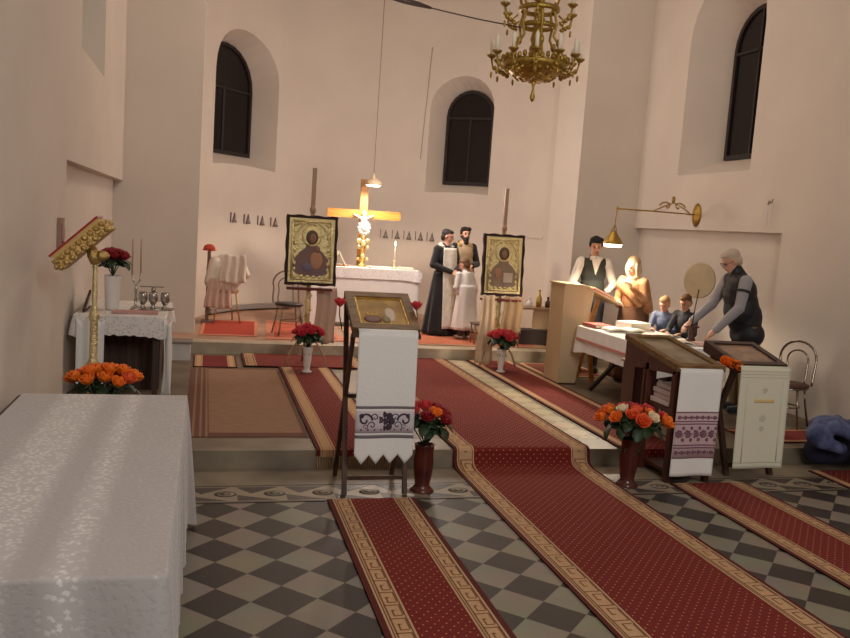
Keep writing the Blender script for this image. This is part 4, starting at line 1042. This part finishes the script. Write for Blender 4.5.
# wall lamp with long brass arm
t = thing('wall_lamp', 'brass swing-arm lamp with scroll ornament on the right wall, lit shade over the lectern', 'lamp', (XR-.03, 10.2, 2.43))
a = MB(); a.lathe([(0, 0), (.10, 0), (.11, .01), (.07, .03), (.03, .05), (0, .055)], (XR, 10.2, 2.43), BRASS, 20, 1.5, 1, Euler((0, R(-90), 0))); wpart(a, 'wall_plate', t)
a = MB(); a.tube([(XR-.04, 10.2, 2.43), (5.8, 9.85, 2.42), (4.99, 9.48, 2.40)], .010, BRASS); a.ball((4.99, 9.48, 2.41), .02, BRASS); wpart(a, 'arm', t)
a = MB()
for k, (p0, s) in enumerate((((6.2, 10.04, 2.46), 1), ((5.95, 9.93, 2.455), -1))):
    pts = [(p0[0]+s*.14*cos(q*.45)*(1-q/16), p0[1]+s*.06*cos(q*.45), p0[2]+.05+.06*sin(q*.45)*(1-q/18)) for q in range(14)]
    a.tube(pts, .010, BRASS, 6)
a.tube([(6.45, 10.15, 2.44), (6.3, 10.08, 2.50), (6.1, 10.0, 2.56), (5.9, 9.9, 2.50), (5.7, 9.8, 2.43)], .009, BRASS); a.ball((6.08, 9.99, 2.60), (.03, .02, .05), BRASS, 8)
wpart(a, 'scroll_ornament', t)
a = MB(); a.tube([(4.99, 9.48, 2.40), (4.98, 9.48, 2.28), (4.97, 9.48, 2.12)], .007, BRASS, 6)
for q in (-1, 1): a.tube([(4.98, 9.48, 2.2), (4.97+q*.03, 9.48, 2.14), (4.97+q*.045, 9.48, 2.08)], .005, BRASS, 6)
wpart(a, 'chain', t)
a = MB(); a.lathe([(0, .17), (.03, .17), (.05, .13), (.10, .06), (.125, .02), (.13, 0), (.122, 0), (.115, .02), (.09, .06), (0, .14)], (4.97, 9.48, 1.95), BRASS, 24); wpart(a, 'shade', t)
a = MB(); a.lathe([(0, 0), (.10, 0), (.12, .045), (0, .045)], (4.97, 9.48, 1.915), LAMPGLOW, 24); wpart(a, 'bulb', t)
# hook with beads
t = thing('wall_hook', 'small dark wall hook with hanging pale beads above the recess corner', 'hook', (XR-.01, 8.60, 2.60))
a = MB(); a.tube([(XR-.01, 8.65, 2.58), (XR-.05, 8.65, 2.56), (XR-.06, 8.62, 2.60), (XR-.05, 8.58, 2.58), (XR-.06, 8.55, 2.62)], .007, mat('iron', (90, 80, 72), .5), 6); wpart(a, 'hook', t)
a = MB()
for k in range(14): a.ball((XR-.05, 8.65, 2.54-.02*k), .009, WHITE, 6); a.ball((XR-.05, 8.57, 2.55-.02*k), .009, WHITE, 6)
wpart(a, 'beads', t)

# ------------------------------------------------------------------ right back side cabinet
t = thing('side_table', 'small low table with dark box beneath, beside the right pier', 'table', (4.95, 11.9, .3))
a = MB(); a.bb((4.62, 11.65, .86), (5.38, 12.0, .89), PALEWOOD); wpart(a, 'tabletop', t)
for x in (4.64, 5.32):
    for y in (11.67, 11.95): a = MB(); a.bb((x, y, .305), (x+.04, y+.04, .86), PALEWOOD); wpart(a, 'leg', t)
a = MB(); a.bb((4.90, 11.70, .56), (5.16, 11.72, .858), mat('beige_panel', (196, 168, 136), .7)); wpart(a, 'front_panel', t)
m = MB(); m.bb((4.72, 11.70, .306), (5.28, 11.96, .54), mat('charcoal_box', (64, 54, 52), .6)); single(m, 'storage_box', 'charcoal box under the small table beside the right pier', 'box', (5.0, 11.8, .306))
for i, (x, h, mt, lb) in enumerate(((4.70, .10, SILVER, 'short metal pot at the left end of the small table by the right pier'), (4.86, .13, WHITE, 'white jar on the small table by the right pier'), (5.02, .26, BRASS, 'tall brass bottle standing on the small table by the right pier'), (5.17, .15, WOOD, 'dark bottle at the right end of the small table by the right pier'))):
    t = thing('bottle', lb, 'bottle', (x, 11.8, .891)); a = MB(); a.lathe([(0, 0), (.04, 0), (.045, .05*h/.2), (.042, h*.55), (.02, h*.7), (.016, h*.95), (0, h*.95)], (x, 11.8, .891), mt, 14); wpart(a, 'body', t)
    a = MB(); a.lathe([(.02, 0), (.02, .02), (0, .025)], (x, 11.8, .891+h*.95), mt, 10); wpart(a, 'stopper', t)

# ------------------------------------------------------------------ chandelier
CHG = mat('chandelier_brass', (176, 146, 72), .35, .85, bump=.5, bscale=60)
CC = Vector((2.73, 6.95, 0))
t = thing('chandelier', 'ornate brass chandelier with white candles hanging from above', 'chandelier', (CC.x, CC.y, 3.33))
a = MB(); a.lathe([(0, 3.16), (.012, 3.17), (.025, 3.20), (.012, 3.25), (.01, 3.30), (.03, 3.33), (.012, 3.36)], CC, CHG, 12); wpart(a, 'finial', t)
a = MB(); a.lathe([(.0, 3.335), (.10, 3.345), (.20, 3.39), (.275, 3.46), (.29, 3.50), (.27, 3.505), (.19, 3.42), (0, 3.37)], CC, CHG, 36)
for k in range(36):
    q = 2*pi*k/36; a.ball(CC+Vector((.285*cos(q), .285*sin(q), 3.515+.012*(k % 2))), (.02, .02, .028), CHG, 7)
for r_, zz, n in ((.24, 3.425, 20), (.17, 3.38, 14), (.11, 3.355, 9)):
    for k in range(n): q = 2*pi*k/n+.1; a.ball(CC+Vector((r_*cos(q), r_*sin(q), zz)), (.026, .026, .016), CHG, 7)
wpart(a, 'bowl', t)
a = MB(); a.lathe([(.03, 3.4), (.05, 3.55), (.03, 3.62), (.06, 3.7), (.035, 3.8), (.025, 4.0), (.05, 4.08), (.02, 4.15), (.015, 4.4)], CC, CHG, 14); a.lathe([(.13, 3.79), (.15, 3.80), (.15, 3.83), (.13, 3.83), (.13, 3.79)], CC, CHG, 24)
a.lathe([(.16, 3.93), (.18, 3.94), (.18, 3.97), (.16, 3.97), (.16, 3.93)], CC, CHG, 24); wpart(a, 'column', t)
for k in range(6):
    q = 2*pi*k/6+.35; d = Vector((cos(q), sin(q), 0)); a = MB()
    a.tube([CC+d*.27+Vector((0, 0, 3.5)), CC+d*.22+Vector((0, 0, 3.62)), CC+d*.15+Vector((0, 0, 3.72)), CC+d*.17+Vector((0, 0, 3.82)), CC+d*.14+Vector((0, 0, 3.93)), CC+d*.18+Vector((0, 0, 4.05))], .012, CHG, 7)
    a.ball(CC+d*.2+Vector((0, 0, 3.66)), (.025, .025, .04), CHG, 7); wpart(a, 'scroll_strut', t)
def arm(q, r1, z0, z1, hz):
    d = Vector((cos(q), sin(q), 0)); a = MB()
    a.tube([CC+d*(r1*.62)+Vector((0, 0, z0)), CC+d*(r1*.78)+Vector((0, 0, z0-.05)), CC+d*(r1*.95)+Vector((0, 0, z0-.03)), CC+d*r1+Vector((0, 0, z1))], .009, CHG, 7)
    for j in range(3): a.ball(CC+d*(r1*(.72+.1*j))+Vector((0, 0, z0-.07+.02*j)), (.022, .022, .022), CHG, 7)
    a.ball(CC+d*(r1*.98)+Vector((0, 0, z0-.09)), (.012, .012, .03), CHG, 6)
    ar = wpart(a, 'arm', t)
    a = MB(); a.lathe([(0, 0), (.02, 0), (.042, .02), (.045, .03), (.015, .026), (.015, .05), (0, .05)], CC+d*r1+Vector((0, 0, z1)), CHG, 12); wpart(a, 'drip_pan', ar)
    a = MB(); a.lathe([(.017, 0), (.017, hz), (.004, hz+.02), (0, hz+.03)], CC+d*r1+Vector((0, 0, z1+.035)), CANDLE, 10); wpart(a, 'candle', ar)
for k in range(12): arm(2*pi*k/12+.16, .385, 3.47, 3.52, .11)
for k in range(6): arm(2*pi*k/6+.1, .33, 3.88, 3.93, .11)
a = MB()
for k in range(60):
    z = 4.4+k*.05; a.tube([(CC.x+.014*cos(u)*(k % 2), CC.y+.014*cos(u)*((k+1) % 2), z+.03*sin(u)) for u in [2*pi*j/8 for j in range(8)]], .004, CHG, 5, close=True)
wpart(a, 'chain', t)
m = MB(); WI = mat('dark_cord', (84, 66, 54), .6)
m.tube([(1.25, 7.0, 3.90), (1.55, 7.0, 3.875), (1.9, 7.0, 3.84), (2.2, 7.0, 3.815), (2.58, 6.98, 3.79)], .006, WI, 6)
m.tube([(1.40, 7.0, 3.885), (1.52, 7.0, 3.865), (1.64, 7.0, 3.855), (1.76, 7.0, 3.85)], .008, WI, 6); m.tube([(1.42, 7.0, 3.895), (1.54, 7.0, 3.895), (1.66, 7.0, 3.88), (1.77, 7.0, 3.852)], .011, WI, 6)
m.tube([(1.25, 7.0, 3.90), (.3, 7.3, 4.4), (XL, 7.6, 5.75)], .006, WI, 6)
single(m, 'guy_cord', 'dark cord tied from the chandelier toward the upper left', 'cord', (1.9, 7.0, 3.95))

# ------------------------------------------------------------------ jacket and bag at right edge
t = thing('jacket', 'crumpled blue quilted jacket at the right edge of the photo', 'jacket', (5.7, 6.25, .3))
blob_obj([('e', (5.62, 6.2, .44), (.18, .16, .09)), ('e', (5.48, 6.15, .36), (.12, .12, .11)), ('e', (5.74, 6.22, .42), (.2, .16, .08)), ('c', (5.55, 6.05, .46), .06, (5.80, 6.04, .36), .05), ('c', (5.45, 6.08, .32), .07, (5.65, 6.05, .26), .05), ('e', (5.95, 6.25, .38), (.2, .16, .1)), ('c', (5.6, 6.1, .5), .04, (5.75, 6.25, .48), .05)],
         'shell', t, DENIM, .012, 2, t.location)
blob_obj([('c', (5.70, 6.04, .42), .045, (5.84, 6.02, .26), .04), ('c', (5.84, 6.02, .26), .04, (5.78, 6.0, .2), .035)], 'sleeve', t, DENIM, .01, 2, t.location)
t = thing('duffel_bag', 'dark navy bag on the floor underneath the blue jacket', 'bag', (5.85, 6.3, .01))
blob_obj([('c', (5.62, 6.3, .17), .13, (6.1, 6.3, .17), .14), ('e', (5.86, 6.3, .2), (.3, .15, .15))], 'body', t, NAVY, .014, 3, t.location)
a = MB(); a.tube([(5.7, 6.18, .25), (5.75, 6.12, .38), (5.9, 6.1, .40), (6.0, 6.16, .27)], .012, BLACK, 6); wpart(a, 'handle', t)

# ------------------------------------------------------------------ people
def person(label, loc, rz, h=1.75, lean=0, hyaw=0, hpitch=0, armsL=None, armsR=None, top=None, sleeves=None, legs=None, shoes=BLACK, hair=HAIRB, hairstyle='short', beard=None, child=False, wide=1.0, extra=None, voxel=.011):
    """local frame: facing -Y, +X is the figure's left; built at 1.75 m and scaled"""
    t = thing('person', label, 'person', loc, rz); k = h/1.75
    hip = Vector((0, 0, .93)); ML = Matrix.Rotation(R(lean), 3, 'X')
    def U(p): return hip+ML@(Vector(p)-hip)
    sw = .175*wide
    S = {s: U((s*sw, 0, 1.42)) for s in (-1, 1)}
    aL = {1: armsL or ((.24, .02, 1.14), (.25, -.08, .90)), -1: armsR or ((-.24, .02, 1.14), (-.25, -.08, .90))}
    sh = []
    chest = U((0, .0, 1.30)); belly = U((0, 0, 1.10)); neck = U((0, .0, 1.47)); hc = U((0, -.02, 1.635))
    sh += [('e', chest, (.145*wide, .10, .17)), ('e', belly, (.13*wide, .095, .16)), ('e', (0, 0, .95), (.15*wide, .1, .12)), ('c', chest+Vector((0, 0, .08)), .07, U((0, -.01, 1.55)), .05)]
    # head
    HM = Matrix.Rotation(R(hyaw), 3, 'Z') @ Matrix.Rotation(R(lean*.5+hpitch), 3, 'X')
    hs = 1.22 if child else 1.0
    def Hh(p): return hc+HM@(Vector(p)*hs)
    E3 = lambda p, r_: ('e', Hh(p), tuple(q*hs for q in r_), HM)
    sh += [E3((0, .015, .02), (.073, .092, .095)), E3((0, -.022, -.035), (.056, .062, .072)), E3((0, -.055, -.085), (.03, .03, .022)), E3((0, -.098, -.018), (.012, .02, .026)), E3((0, -.082, .028), (.045, .016, .014)),
           E3((.074, .01, -.01), (.012, .02, .032)), E3((-.074, .01, -.01), (.012, .02, .032)), E3((0, -.086, -.058), (.022, .01, .008))]
    for s in (-1, 1):
        e, w = (Vector(q) for q in aL[s])
        sh += [('c', S[s], .055, e, .042), ('c', e, .042, w, .028)]
        d = (w-e).normalized(); side = Vector((0, 0, 1)).cross(d); side = side.normalized() if side.length > .1 else Vector((1, 0, 0)); up = d.cross(side)
        pc = w+d*.05; sh.append(('c', w, .026, pc, .030)); sh.append(('c', pc-side*.018, .020, pc+d*.03-side*.02, .018)); sh.append(('c', pc+side*.018, .020, pc+d*.03+side*.02, .018))
        for j, (o_, ln) in enumerate(((-.030, .062), (-.010, .075), (.010, .070), (.030, .055))):
            a0 = w+d*.085+side*o_; a1 = a0+d*ln*.55-up*.008; a2 = a1+d*ln*.4-up*.022
            sh += [('c', a0, .0095, a1, .009), ('c', a1, .009, a2, .0078)]
        th0 = w+d*.03-side*s*.03; th1 = th0+d*.035-side*s*.022-up*.01; sh += [('c', th0, .013, th1, .011), ('c', th1, .011, th1+d*.03-up*.008, .009)]
        sh += [('c', (s*.085, 0, .90), .085, (s*.095, -.005, .50), .055), ('c', (s*.095, -.005, .50), .052, (s*.10, .01, .09), .036), ('c', (s*.10, .01, .06), .036, (s*.105, -.13, .035), .03)]
    blob_obj(sh, 'body', t, SKIN, voxel, 2)
    # eyes, brows, mouth
    e_ = MB()
    for s in (-1, 1): e_.ball(Hh((s*.029, -.079, .004)), tuple(q*hs for q in (.011, .006, .007)), mat('eye_dark', (40, 30, 26), .3), 8)
    lpart(e_, 'eyes', t)
    e_ = MB()
    for s in (-1, 1): e_.tube([Hh((s*.014, -.088, .024)), Hh((s*.03, -.090, .029)), Hh((s*.046, -.080, .022))], .004*hs, hair, 6)
    lpart(e_, 'eyebrows', t)
    e_ = MB(); e_.tube([Hh((-.022, -.086, -.057)), Hh((0, -.096, -.056)), Hh((.022, -.086, -.057))], .0045*hs, mat('lips', (160, 92, 84), .5), 6); lpart(e_, 'lips', t)
    if hairstyle in ('short', 'full'):
        hp = [E3((0, .03, .045), (.078, .088, .078)), E3((0, -.03, .082), (.062, .056, .032)), E3((0, .062, -.02), (.068, .05, .072)), E3((.060, .022, .0), (.017, .045, .045)), E3((-.060, .022, .0), (.017, .045, .045))]
        if hairstyle == 'full': hp += [E3((.05, -.02, .085), (.04, .06, .035)), E3((-.05, -.02, .085), (.04, .06, .035)), E3((.07, .01, .03), (.02, .04, .05)), E3((-.07, .01, .03), (.02, .04, .05))]
        blob_obj(hp, 'hair', t, hair, .009, 2)
    if hairstyle == 'cap':
        b_ = MB(); b_.lathe([(.088*hs, 0), (.092*hs, .03), (.088*hs, .065), (.05, .085), (0, .09)], Hh((0, .01, .045)), hair, 20, 1, 1.12, HM); lpart(b_, 'cap', t)
        blob_obj([E3((0, .05, .0), (.078, .06, .07))], 'hair', t, HAIRB, .009, 2)
    if beard:
        blob_obj([E3((0, -.05, -.085), (.052, .05, .055)), E3((0, -.065, -.13), (.04, .035, .05)), E3((.05, -.02, -.05), (.018, .04, .04)), E3((-.05, -.02, -.05), (.018, .04, .04)), E3((0, -.09, -.045), (.028, .012, .008))], 'beard', t, beard, .009, 2)
    # clothes
    if top:
        c = [('e', chest, (.175*wide, .125, .19)), ('e', belly, (.165*wide, .125, .19)), ('e', (0, 0, .96), (.172*wide, .125, .13)), ('c', chest+ML@Vector((0, 0, .10)), .09, U((0, .005, 1.49)), .066)]
        gilet = sleeves and sleeves != top
        for s in (-1, 1): c.append(('c', chest+ML@Vector((s*.05, 0, .09)), .082, S[s]-ML@Vector((s*(.035 if gilet else 0), 0, 0)), .064))
        blob_obj(c, 'vest' if sleeves and sleeves != top else 'jacket', t, top, .011, 4)
    if sleeves:
        for s in (-1, 1):
            e, w = (Vector(q) for q in aL[s]); blob_obj([('c', S[s]-ML@Vector((s*.012, 0, -.002)), .068, e, .052), ('c', e, .056, w-(w-e).normalized()*.02, .042)], 'sleeve', t, sleeves, .010, 3)
    if legs:
        c = []
        for s in (-1, 1): c += [('c', (s*.085, 0, .90), .10, (s*.095, -.005, .50), .075), ('c', (s*.095, -.005, .50), .075, (s*.10, .01, .10), .06)]
        c += [('e', (0, 0, .93), (.17*wide, .12, .11))]
        blob_obj(c, 'trousers', t, legs, .012, 3)
    for s in (-1, 1): blob_obj([('c', (s*.10, .02, .055), .050, (s*.108, -.14, .042), .040)], 'shoe', t, shoes, .010, 2)
    if extra: extra(t, dict(U=U, Hh=Hh, E3=E3, S=S, arms=aL, chest=chest, ML=ML, HM=HM))
    t.scale = (k,)*3
    return t
def robe_mb(z0, z1, r0, r1, mt, fold=.02, nf=11, ysq=.72, top=None, cx=0, cy=0):
    """closed tapering gown with folds: r1 at the top, r0 at the hem"""
    m = MB(); n = 66; vs = []; L = 16
    for l in range(L+1):
        f = l/L; z = z1+(z0-z1)*f; r = r1+(r0-r1)*(f**.8)
        for k in range(n):
            a = 2*pi*k/n; rr = r*(1+fold/r0*sin(a*nf+sin(a*2))*f)
            vs.append((cx+rr*cos(a), cy+rr*sin(a)*ysq, z))
    fs = [(l*n+k, l*n+(k+1) % n, (l+1)*n+(k+1) % n, (l+1)*n+k) for l in range(L) for k in range(n)]
    fs += [tuple(range(n)), tuple(L*n+k for k in range(n-1, -1, -1))]
    m.add(vs, fs, mt, True); return m
STOLE = mat('stole_white', (236, 230, 220), .6, rgb2=(220, 210, 194), vscale=14, bump=.2, bscale=40)
def priest_x(t, d):
    lpart(robe_mb(.03, 1.05, .34, .19, BLACK, .03, 9, .75), 'cassock_skirt', t)
    m = MB()
    def f(u, v):
        z = 1.45-1.32*v; w = .135+.03*v
        y = -.115-.04*sin(min(1, v*1.6)*pi/2)-.115*max(0, v-.25)+.012*sin(u*2*pi)
        return ((u-.5)*2*w, y-.02*cos((u-.5)*3), z)
    m.sheet(f, 12, 30, STOLE, .012); st = lpart(m, 'stole', t, 'long white embroidered stole')
    m = MB(); m.bar((0, -.18, 1.35), (0, -.29, .2), .008, .008, mat('stole_seam', (204, 192, 170), .6))
    for k in range(5):
        z = .28+.2*k; yy = -.295+.03*k
        m.box((0, yy-.01, z), (.10, .006, .02), mat('stole_gold', (214, 200, 166), .5)); m.box((0, yy-.01, z), (.02, .006, .10), mat('stole_gold', (214, 200, 166), .5))
    lpart(m, 'stole_crosses', st)
    m = MB()
    m.tube([(-.10, -.06, 1.46), (-.09, .05, 1.50), (0, .085, 1.51), (.09, .05, 1.50), (.10, -.06, 1.46)], .03, STOLE); lpart(m, 'stole_collar', t)
person('standing priest in black cassock and long white stole, head turned to the right', (3.68, 12.55, .312), R(22), 1.68, hyaw=42, hpitch=12, armsL=((.27, -.02, 1.16), (.05, -.24, 1.08)), armsR=((-.27, -.02, 1.16), (-.03, -.25, 1.06)),
       top=BLACK, sleeves=BLACK, legs=BLACK, hair=HAIRB, extra=priest_x, wide=1.08)
def deacon_x(t, d):
    lpart(robe_mb(.03, 1.1, .32, .20, mat('beige_vestment2', (192, 166, 134), .7, rgb2=(172, 146, 112), vscale=12), .03, 8, .75), 'vestment_skirt', t)
    lpart(robe_mb(.92, 1.505, .225, .085, mat('beige_vestment2', (192, 166, 134), .7), .012, 7, .80), 'cape', t)
    m = MB(); m.tube([(-.10, -.09, 1.45), (-.09, .05, 1.5), (0, .085, 1.51), (.09, .05, 1.5), (.10, -.09, 1.45)], .02, GOLD, 8); lpart(m, 'collar', t)
person('bearded clergyman in beige vestment standing between the priest and the right icon', (4.10, 12.95, .312), R(5), 1.74, hpitch=4, armsL=((.26, 0, 1.15), (.06, -.24, 1.12)), armsR=((-.26, 0, 1.15), (-.06, -.24, 1.1)),
       top=mat('beige_vestment', (186, 160, 126), .7), sleeves=BLACK, legs=BLACK, hair=HAIRB, hairstyle='full', beard=HAIRB, extra=deacon_x)
ALB = mat('white_alb', (226, 222, 220), .75)
def kid_x(t, d):
    lpart(robe_mb(.22, 1.20, .31, .2, ALB, .025, 8, .8), 'robe_skirt', t)
    lpart(robe_mb(1.0, 1.48, .24, .09, ALB, .012, 7, .78, cy=-.03), 'robe_top', t)
person('child in white robe seen from behind, standing before the priest', (3.93, 12.1, .312), R(205), 1.24, hyaw=20, hpitch=15, lean=10, armsL=((.27, -.06, 1.14), (.12, -.28, 1.12)), armsR=((-.27, .0, 1.10), (-.29, -.05, .86)),
       top=ALB, sleeves=ALB, legs=mat('grey_trousers', (70, 64, 66), .8), hair=HAIRL, child=True, wide=1.15, extra=kid_x, shoes=mat('pale_shoe', (200, 190, 180), .6), voxel=.013)
# stool
t = thing('stool', 'small metal stool beside the child in the white robe', 'stool', (4.02, 11.62, .312))
a = MB(); a.bb((3.90, 11.52, .60), (4.14, 11.74, .63), mat('stool_seat', (96, 76, 66), .5)); wpart(a, 'seat', t)
for x in (3.92, 4.12):
    for y in (11.54, 11.72): a = MB(); a.tube([(x, y, .312), (x, y, .60)], .010, CHROME, 8); wpart(a, 'leg', t)
a = MB(); a.bb((3.93, 11.55, .42), (4.11, 11.71, .43), CHROME); wpart(a, 'shelf', t)

SHIRTW = mat('white_shirt', (222, 212, 200), .75)
VESTG = mat('charcoal_green_vest', (50, 52, 46), .8)
def vman_x(t, d):
    m = MB(); m.poly([(-.065, -.136, 1.475), (.065, -.136, 1.475), (.0, -.148, 1.27)], (0, .02, 0), SHIRTW); lpart(m, 'shirt_front', t)
    for s in (-1, 1):
        m = MB(); m.box((s*.04, -.10, 1.48), (.07, .05, .035), SHIRTW, Euler((R(30), 0, R(s*25)))); lpart(m, 'collar', t)
person('man in dark vest and white shirt standing behind the reading lectern', (5.17, 10.35, .152), R(-14), 1.88, hpitch=20, hyaw=-4, armsL=((.27, -.04, 1.14), (.16, -.30, 1.12)), armsR=((-.27, -.04, 1.14), (-.20, -.30, 1.10)),
       top=VESTG, sleeves=SHIRTW, legs=mat('dark_trousers', (34, 34, 40), .8), hair=mat('black_hair', (20, 15, 15), .8), hairstyle='full', extra=vman_x, wide=1.0)
SHAWL = mat('tan_shawl', (140, 92, 56), .85, rgb2=(164, 122, 84), vscale=9, bump=.4, bscale=9); SCARF = mat('beige_scarf', (204, 178, 144), .75, rgb2=(168, 132, 94), vscale=7, stretch=(6, 6, 1))
def woman_x(t, d):
    E3 = d['E3']; U = d['U']
    blob_obj([E3((0, .048, .035), (.092, .098, .108)), E3((0, .06, -.07), (.088, .085, .10)), ('c', U((0, .01, 1.42)), .10, U((0, .01, 1.52)), .08), E3((.080, .005, -.05), (.022, .06, .10)), E3((-.080, .005, -.05), (.022, .06, .10)), E3((0, -.02, -.145), (.07, .06, .035))], 'headscarf', t, SCARF, .010, 2)
    blob_obj([('e', U((0, .02, 1.20)), (.19, .15, .28)), ('c', d['S'][1], .075, (.22, -.05, 1.05), .07), ('c', d['S'][-1], .075, (-.20, -.05, 1.08), .07), ('c', U((-.17, -.08, 1.40)), .05, U((.15, -.14, 1.15)), .045)], 'shawl', t, SHAWL, .012, 3)
    lpart(robe_mb(.05, 1.1, .27, .2, mat('brown_skirt', (96, 62, 40), .85), .025, 9, .8), 'skirt', t)
person('woman in beige headscarf and tan shawl bending over the reading table', (5.46, 9.66, .152), R(-52), 1.66, lean=14, hpitch=12, hyaw=-10, wide=.86, armsL=((.20, -.14, 1.16), (.06, -.30, 1.34)), armsR=((-.20, -.14, 1.12), (-.10, -.34, 1.12)),
       top=SHAWL, sleeves=SHAWL, legs=None, hairstyle=None, extra=woman_x)
person('boy in blue-grey hoodie leaning on the reading table, the nearer to the woman', (5.62, 9.12, .152), R(-50), 1.20, lean=14, hpitch=14, child=True, armsL=((.24, -.2, 1.12), (.16, -.46, 1.16)), armsR=((-.24, -.2, 1.12), (-.10, -.46, 1.16)),
       top=mat('blue_grey_hoodie', (112, 122, 150), .8), sleeves=mat('blue_grey_hoodie', (112, 122, 150), .8), legs=mat('jeans', (46, 50, 66), .8), hair=mat('fair_hair', (176, 140, 96), .7), voxel=.013)
person('boy in dark jacket at the reading table, the farther from the woman', (5.72, 8.80, .152), R(-62), 1.25, lean=10, hpitch=18, child=True, armsL=((.24, -.2, 1.12), (.12, -.40, 1.10)), armsR=((-.24, -.2, 1.12), (-.14, -.40, 1.10)),
       top=mat('dark_grey_jacket', (52, 52, 58), .8), sleeves=mat('dark_grey_jacket', (52, 52, 58), .8), legs=mat('jeans', (46, 50, 66), .8), hair=HAIRL, voxel=.013)
VESTB = mat('black_puffer', (22, 20, 26), .6)
SLG = mat('grey_sleeve', (150, 146, 150), .75)
def old_x(t, d):
    U = d['U']; blob_obj([('c', (-.06, .015, .84), .15, (.06, .015, .84), .15), ('e', U((0, .0, 1.0)), (.185, .17, .22)), ('e', U((0, -.02, 1.12)), (.195, .175, .24)), ('e', U((0, -.0, 1.28)), (.19, .17, .20)), ('c', U((-.12, .0, 1.42)), .082, U((.12, .0, 1.42)), .082), ('c', U((0, .02, 1.44)), .095, U((0, .01, 1.52)), .075)], 'vest', t, VESTB, .012, 4)
    e, w = (Vector(q) for q in d['arms'][1]); m_ = (d['S'][1]*.62+e*.38); 
    m = MB(); m.lathe([(.071, -.012), (.073, -.01), (.073, .01), (.071, .012)], m_, mat('armband_black', (20, 20, 24), .6), 16, rot=(e-d['S'][1]).to_track_quat('Z', 'Y').to_matrix()); lpart(m, 'armband', t)
    m = MB()
    for s in (-1, 1): m.tube([d['Hh']((s*.05+.018*cos(a), -.088, .004+.018*sin(a))) for a in [2*pi*k/12 for k in range(12)]], .0025, mat('iron', (90, 80, 72), .5), 5, close=True)
    m.tube([d['Hh']((-.07, -.085, .006)), d['Hh']((-.075, 0, .006))], .0025, mat('iron', (90, 80, 72), .5), 5); m.tube([d['Hh']((.07, -.085, .006)), d['Hh']((.075, 0, .006))], .0025, mat('iron', (90, 80, 72), .5), 5)
    lpart(m, 'glasses', t)
person('grey-haired old man in black vest and grey sleeves looking down at the table', (5.92, 7.95, .152), R(-97), 1.88, lean=19, hpitch=22, hyaw=-4, armsL=((.25, -.24, 1.12), (.17, -.44, .87)), armsR=((-.24, -.28, 1.12), (-.12, -.56, .92)),
       top=VESTB, sleeves=SLG, legs=mat('khaki_trousers', (112, 92, 66), .8), hair=HAIRG, extra=old_x, wide=1.1)

# ------------------------------------------------------------------ camera
cam_d = bpy.data.cameras.new('camera'); cam = bpy.data.objects.new('camera', cam_d); COL.objects.link(cam); scene.camera = cam
cam_d.sensor_fit = 'HORIZONTAL'; cam_d.sensor_width = 36; cam_d.lens = 36*820/850; cam_d.clip_start = .05
yaw, pitch, roll = .2655, .111, -.0687
fw = Vector((sin(yaw)*cos(pitch), cos(yaw)*cos(pitch), -sin(pitch))); r0 = Vector((cos(yaw), -sin(yaw), 0)); d0 = fw.cross(r0)
rr = r0*cos(roll)+d0*sin(roll); dd = d0*cos(roll)-r0*sin(roll)
Mx = Matrix((rr, -dd, -fw)).transposed()
cam.matrix_world = Matrix.Translation((0, 0, 2.0)) @ Mx.to_4x4()

# ------------------------------------------------------------------ lights
def light(kind, name, loc, energy, col, size=None, target=None, angle=None, sizey=None, blend=.5):
    l = bpy.data.lights.new(name, kind); l.energy = energy; l.color = col
    o = bpy.data.objects.new(name, l); COL.objects.link(o); o.location = loc
    if kind == 'AREA':
        l.size = size
        if sizey: l.shape = 'RECTANGLE'; l.size_y = sizey
    elif size is not None: l.shadow_soft_size = size
    if kind == 'SPOT': l.spot_size = angle; l.spot_blend = blend
    if target is not None:
        o.rotation_euler = (Vector(target)-Vector(loc)).to_track_quat('-Z', 'Y').to_euler()
    return o
WARM = (1, .80, .62); NEUT = (1, .97, .92)
light('SPOT', 'altar_lamp_light', (2.62, 13.45, 2.58), 130, WARM, .10, (2.62, 13.45, 0), R(165), blend=.4)
light('SPOT', 'wall_lamp_light', (4.97, 9.48, 1.88), 130, (1, .84, .64), .08, (4.97, 9.40, 0), R(150), blend=.4)
light('POINT', 'apse_fill_light', (3.0, 12.1, 2.75), 105, (1, .86, .78), .4)  # unseen fill added in mid-air to brighten the lower apse walls
light('AREA', 'chancel_fill_light', (2.7, 9.8, 7.2), 100, (1, .84, .68), 2.0, (2.7, 10.8, 0))  # unseen overhead fill, added to warm the chancel floor and carpets
light('AREA', 'nave_fill_light', (2.2, -1.7, 4.6), 215, NEUT, 2.2, (2.8, 12, 2.4))  # unseen fill from behind the camera, aimed level at the far walls
w = bpy.data.worlds.new('world'); scene.world = w; w.use_nodes = True
w.node_tree.nodes['Background'].inputs[0].default_value = (.80, .80, .84, 1); w.node_tree.nodes['Background'].inputs[1].default_value = .10

scene.view_settings.view_transform = 'Standard'; scene.view_settings.look = 'None'; scene.view_settings.gamma = 1; scene.view_settings.use_curve_mapping = False
scene.view_settings.exposure = .12
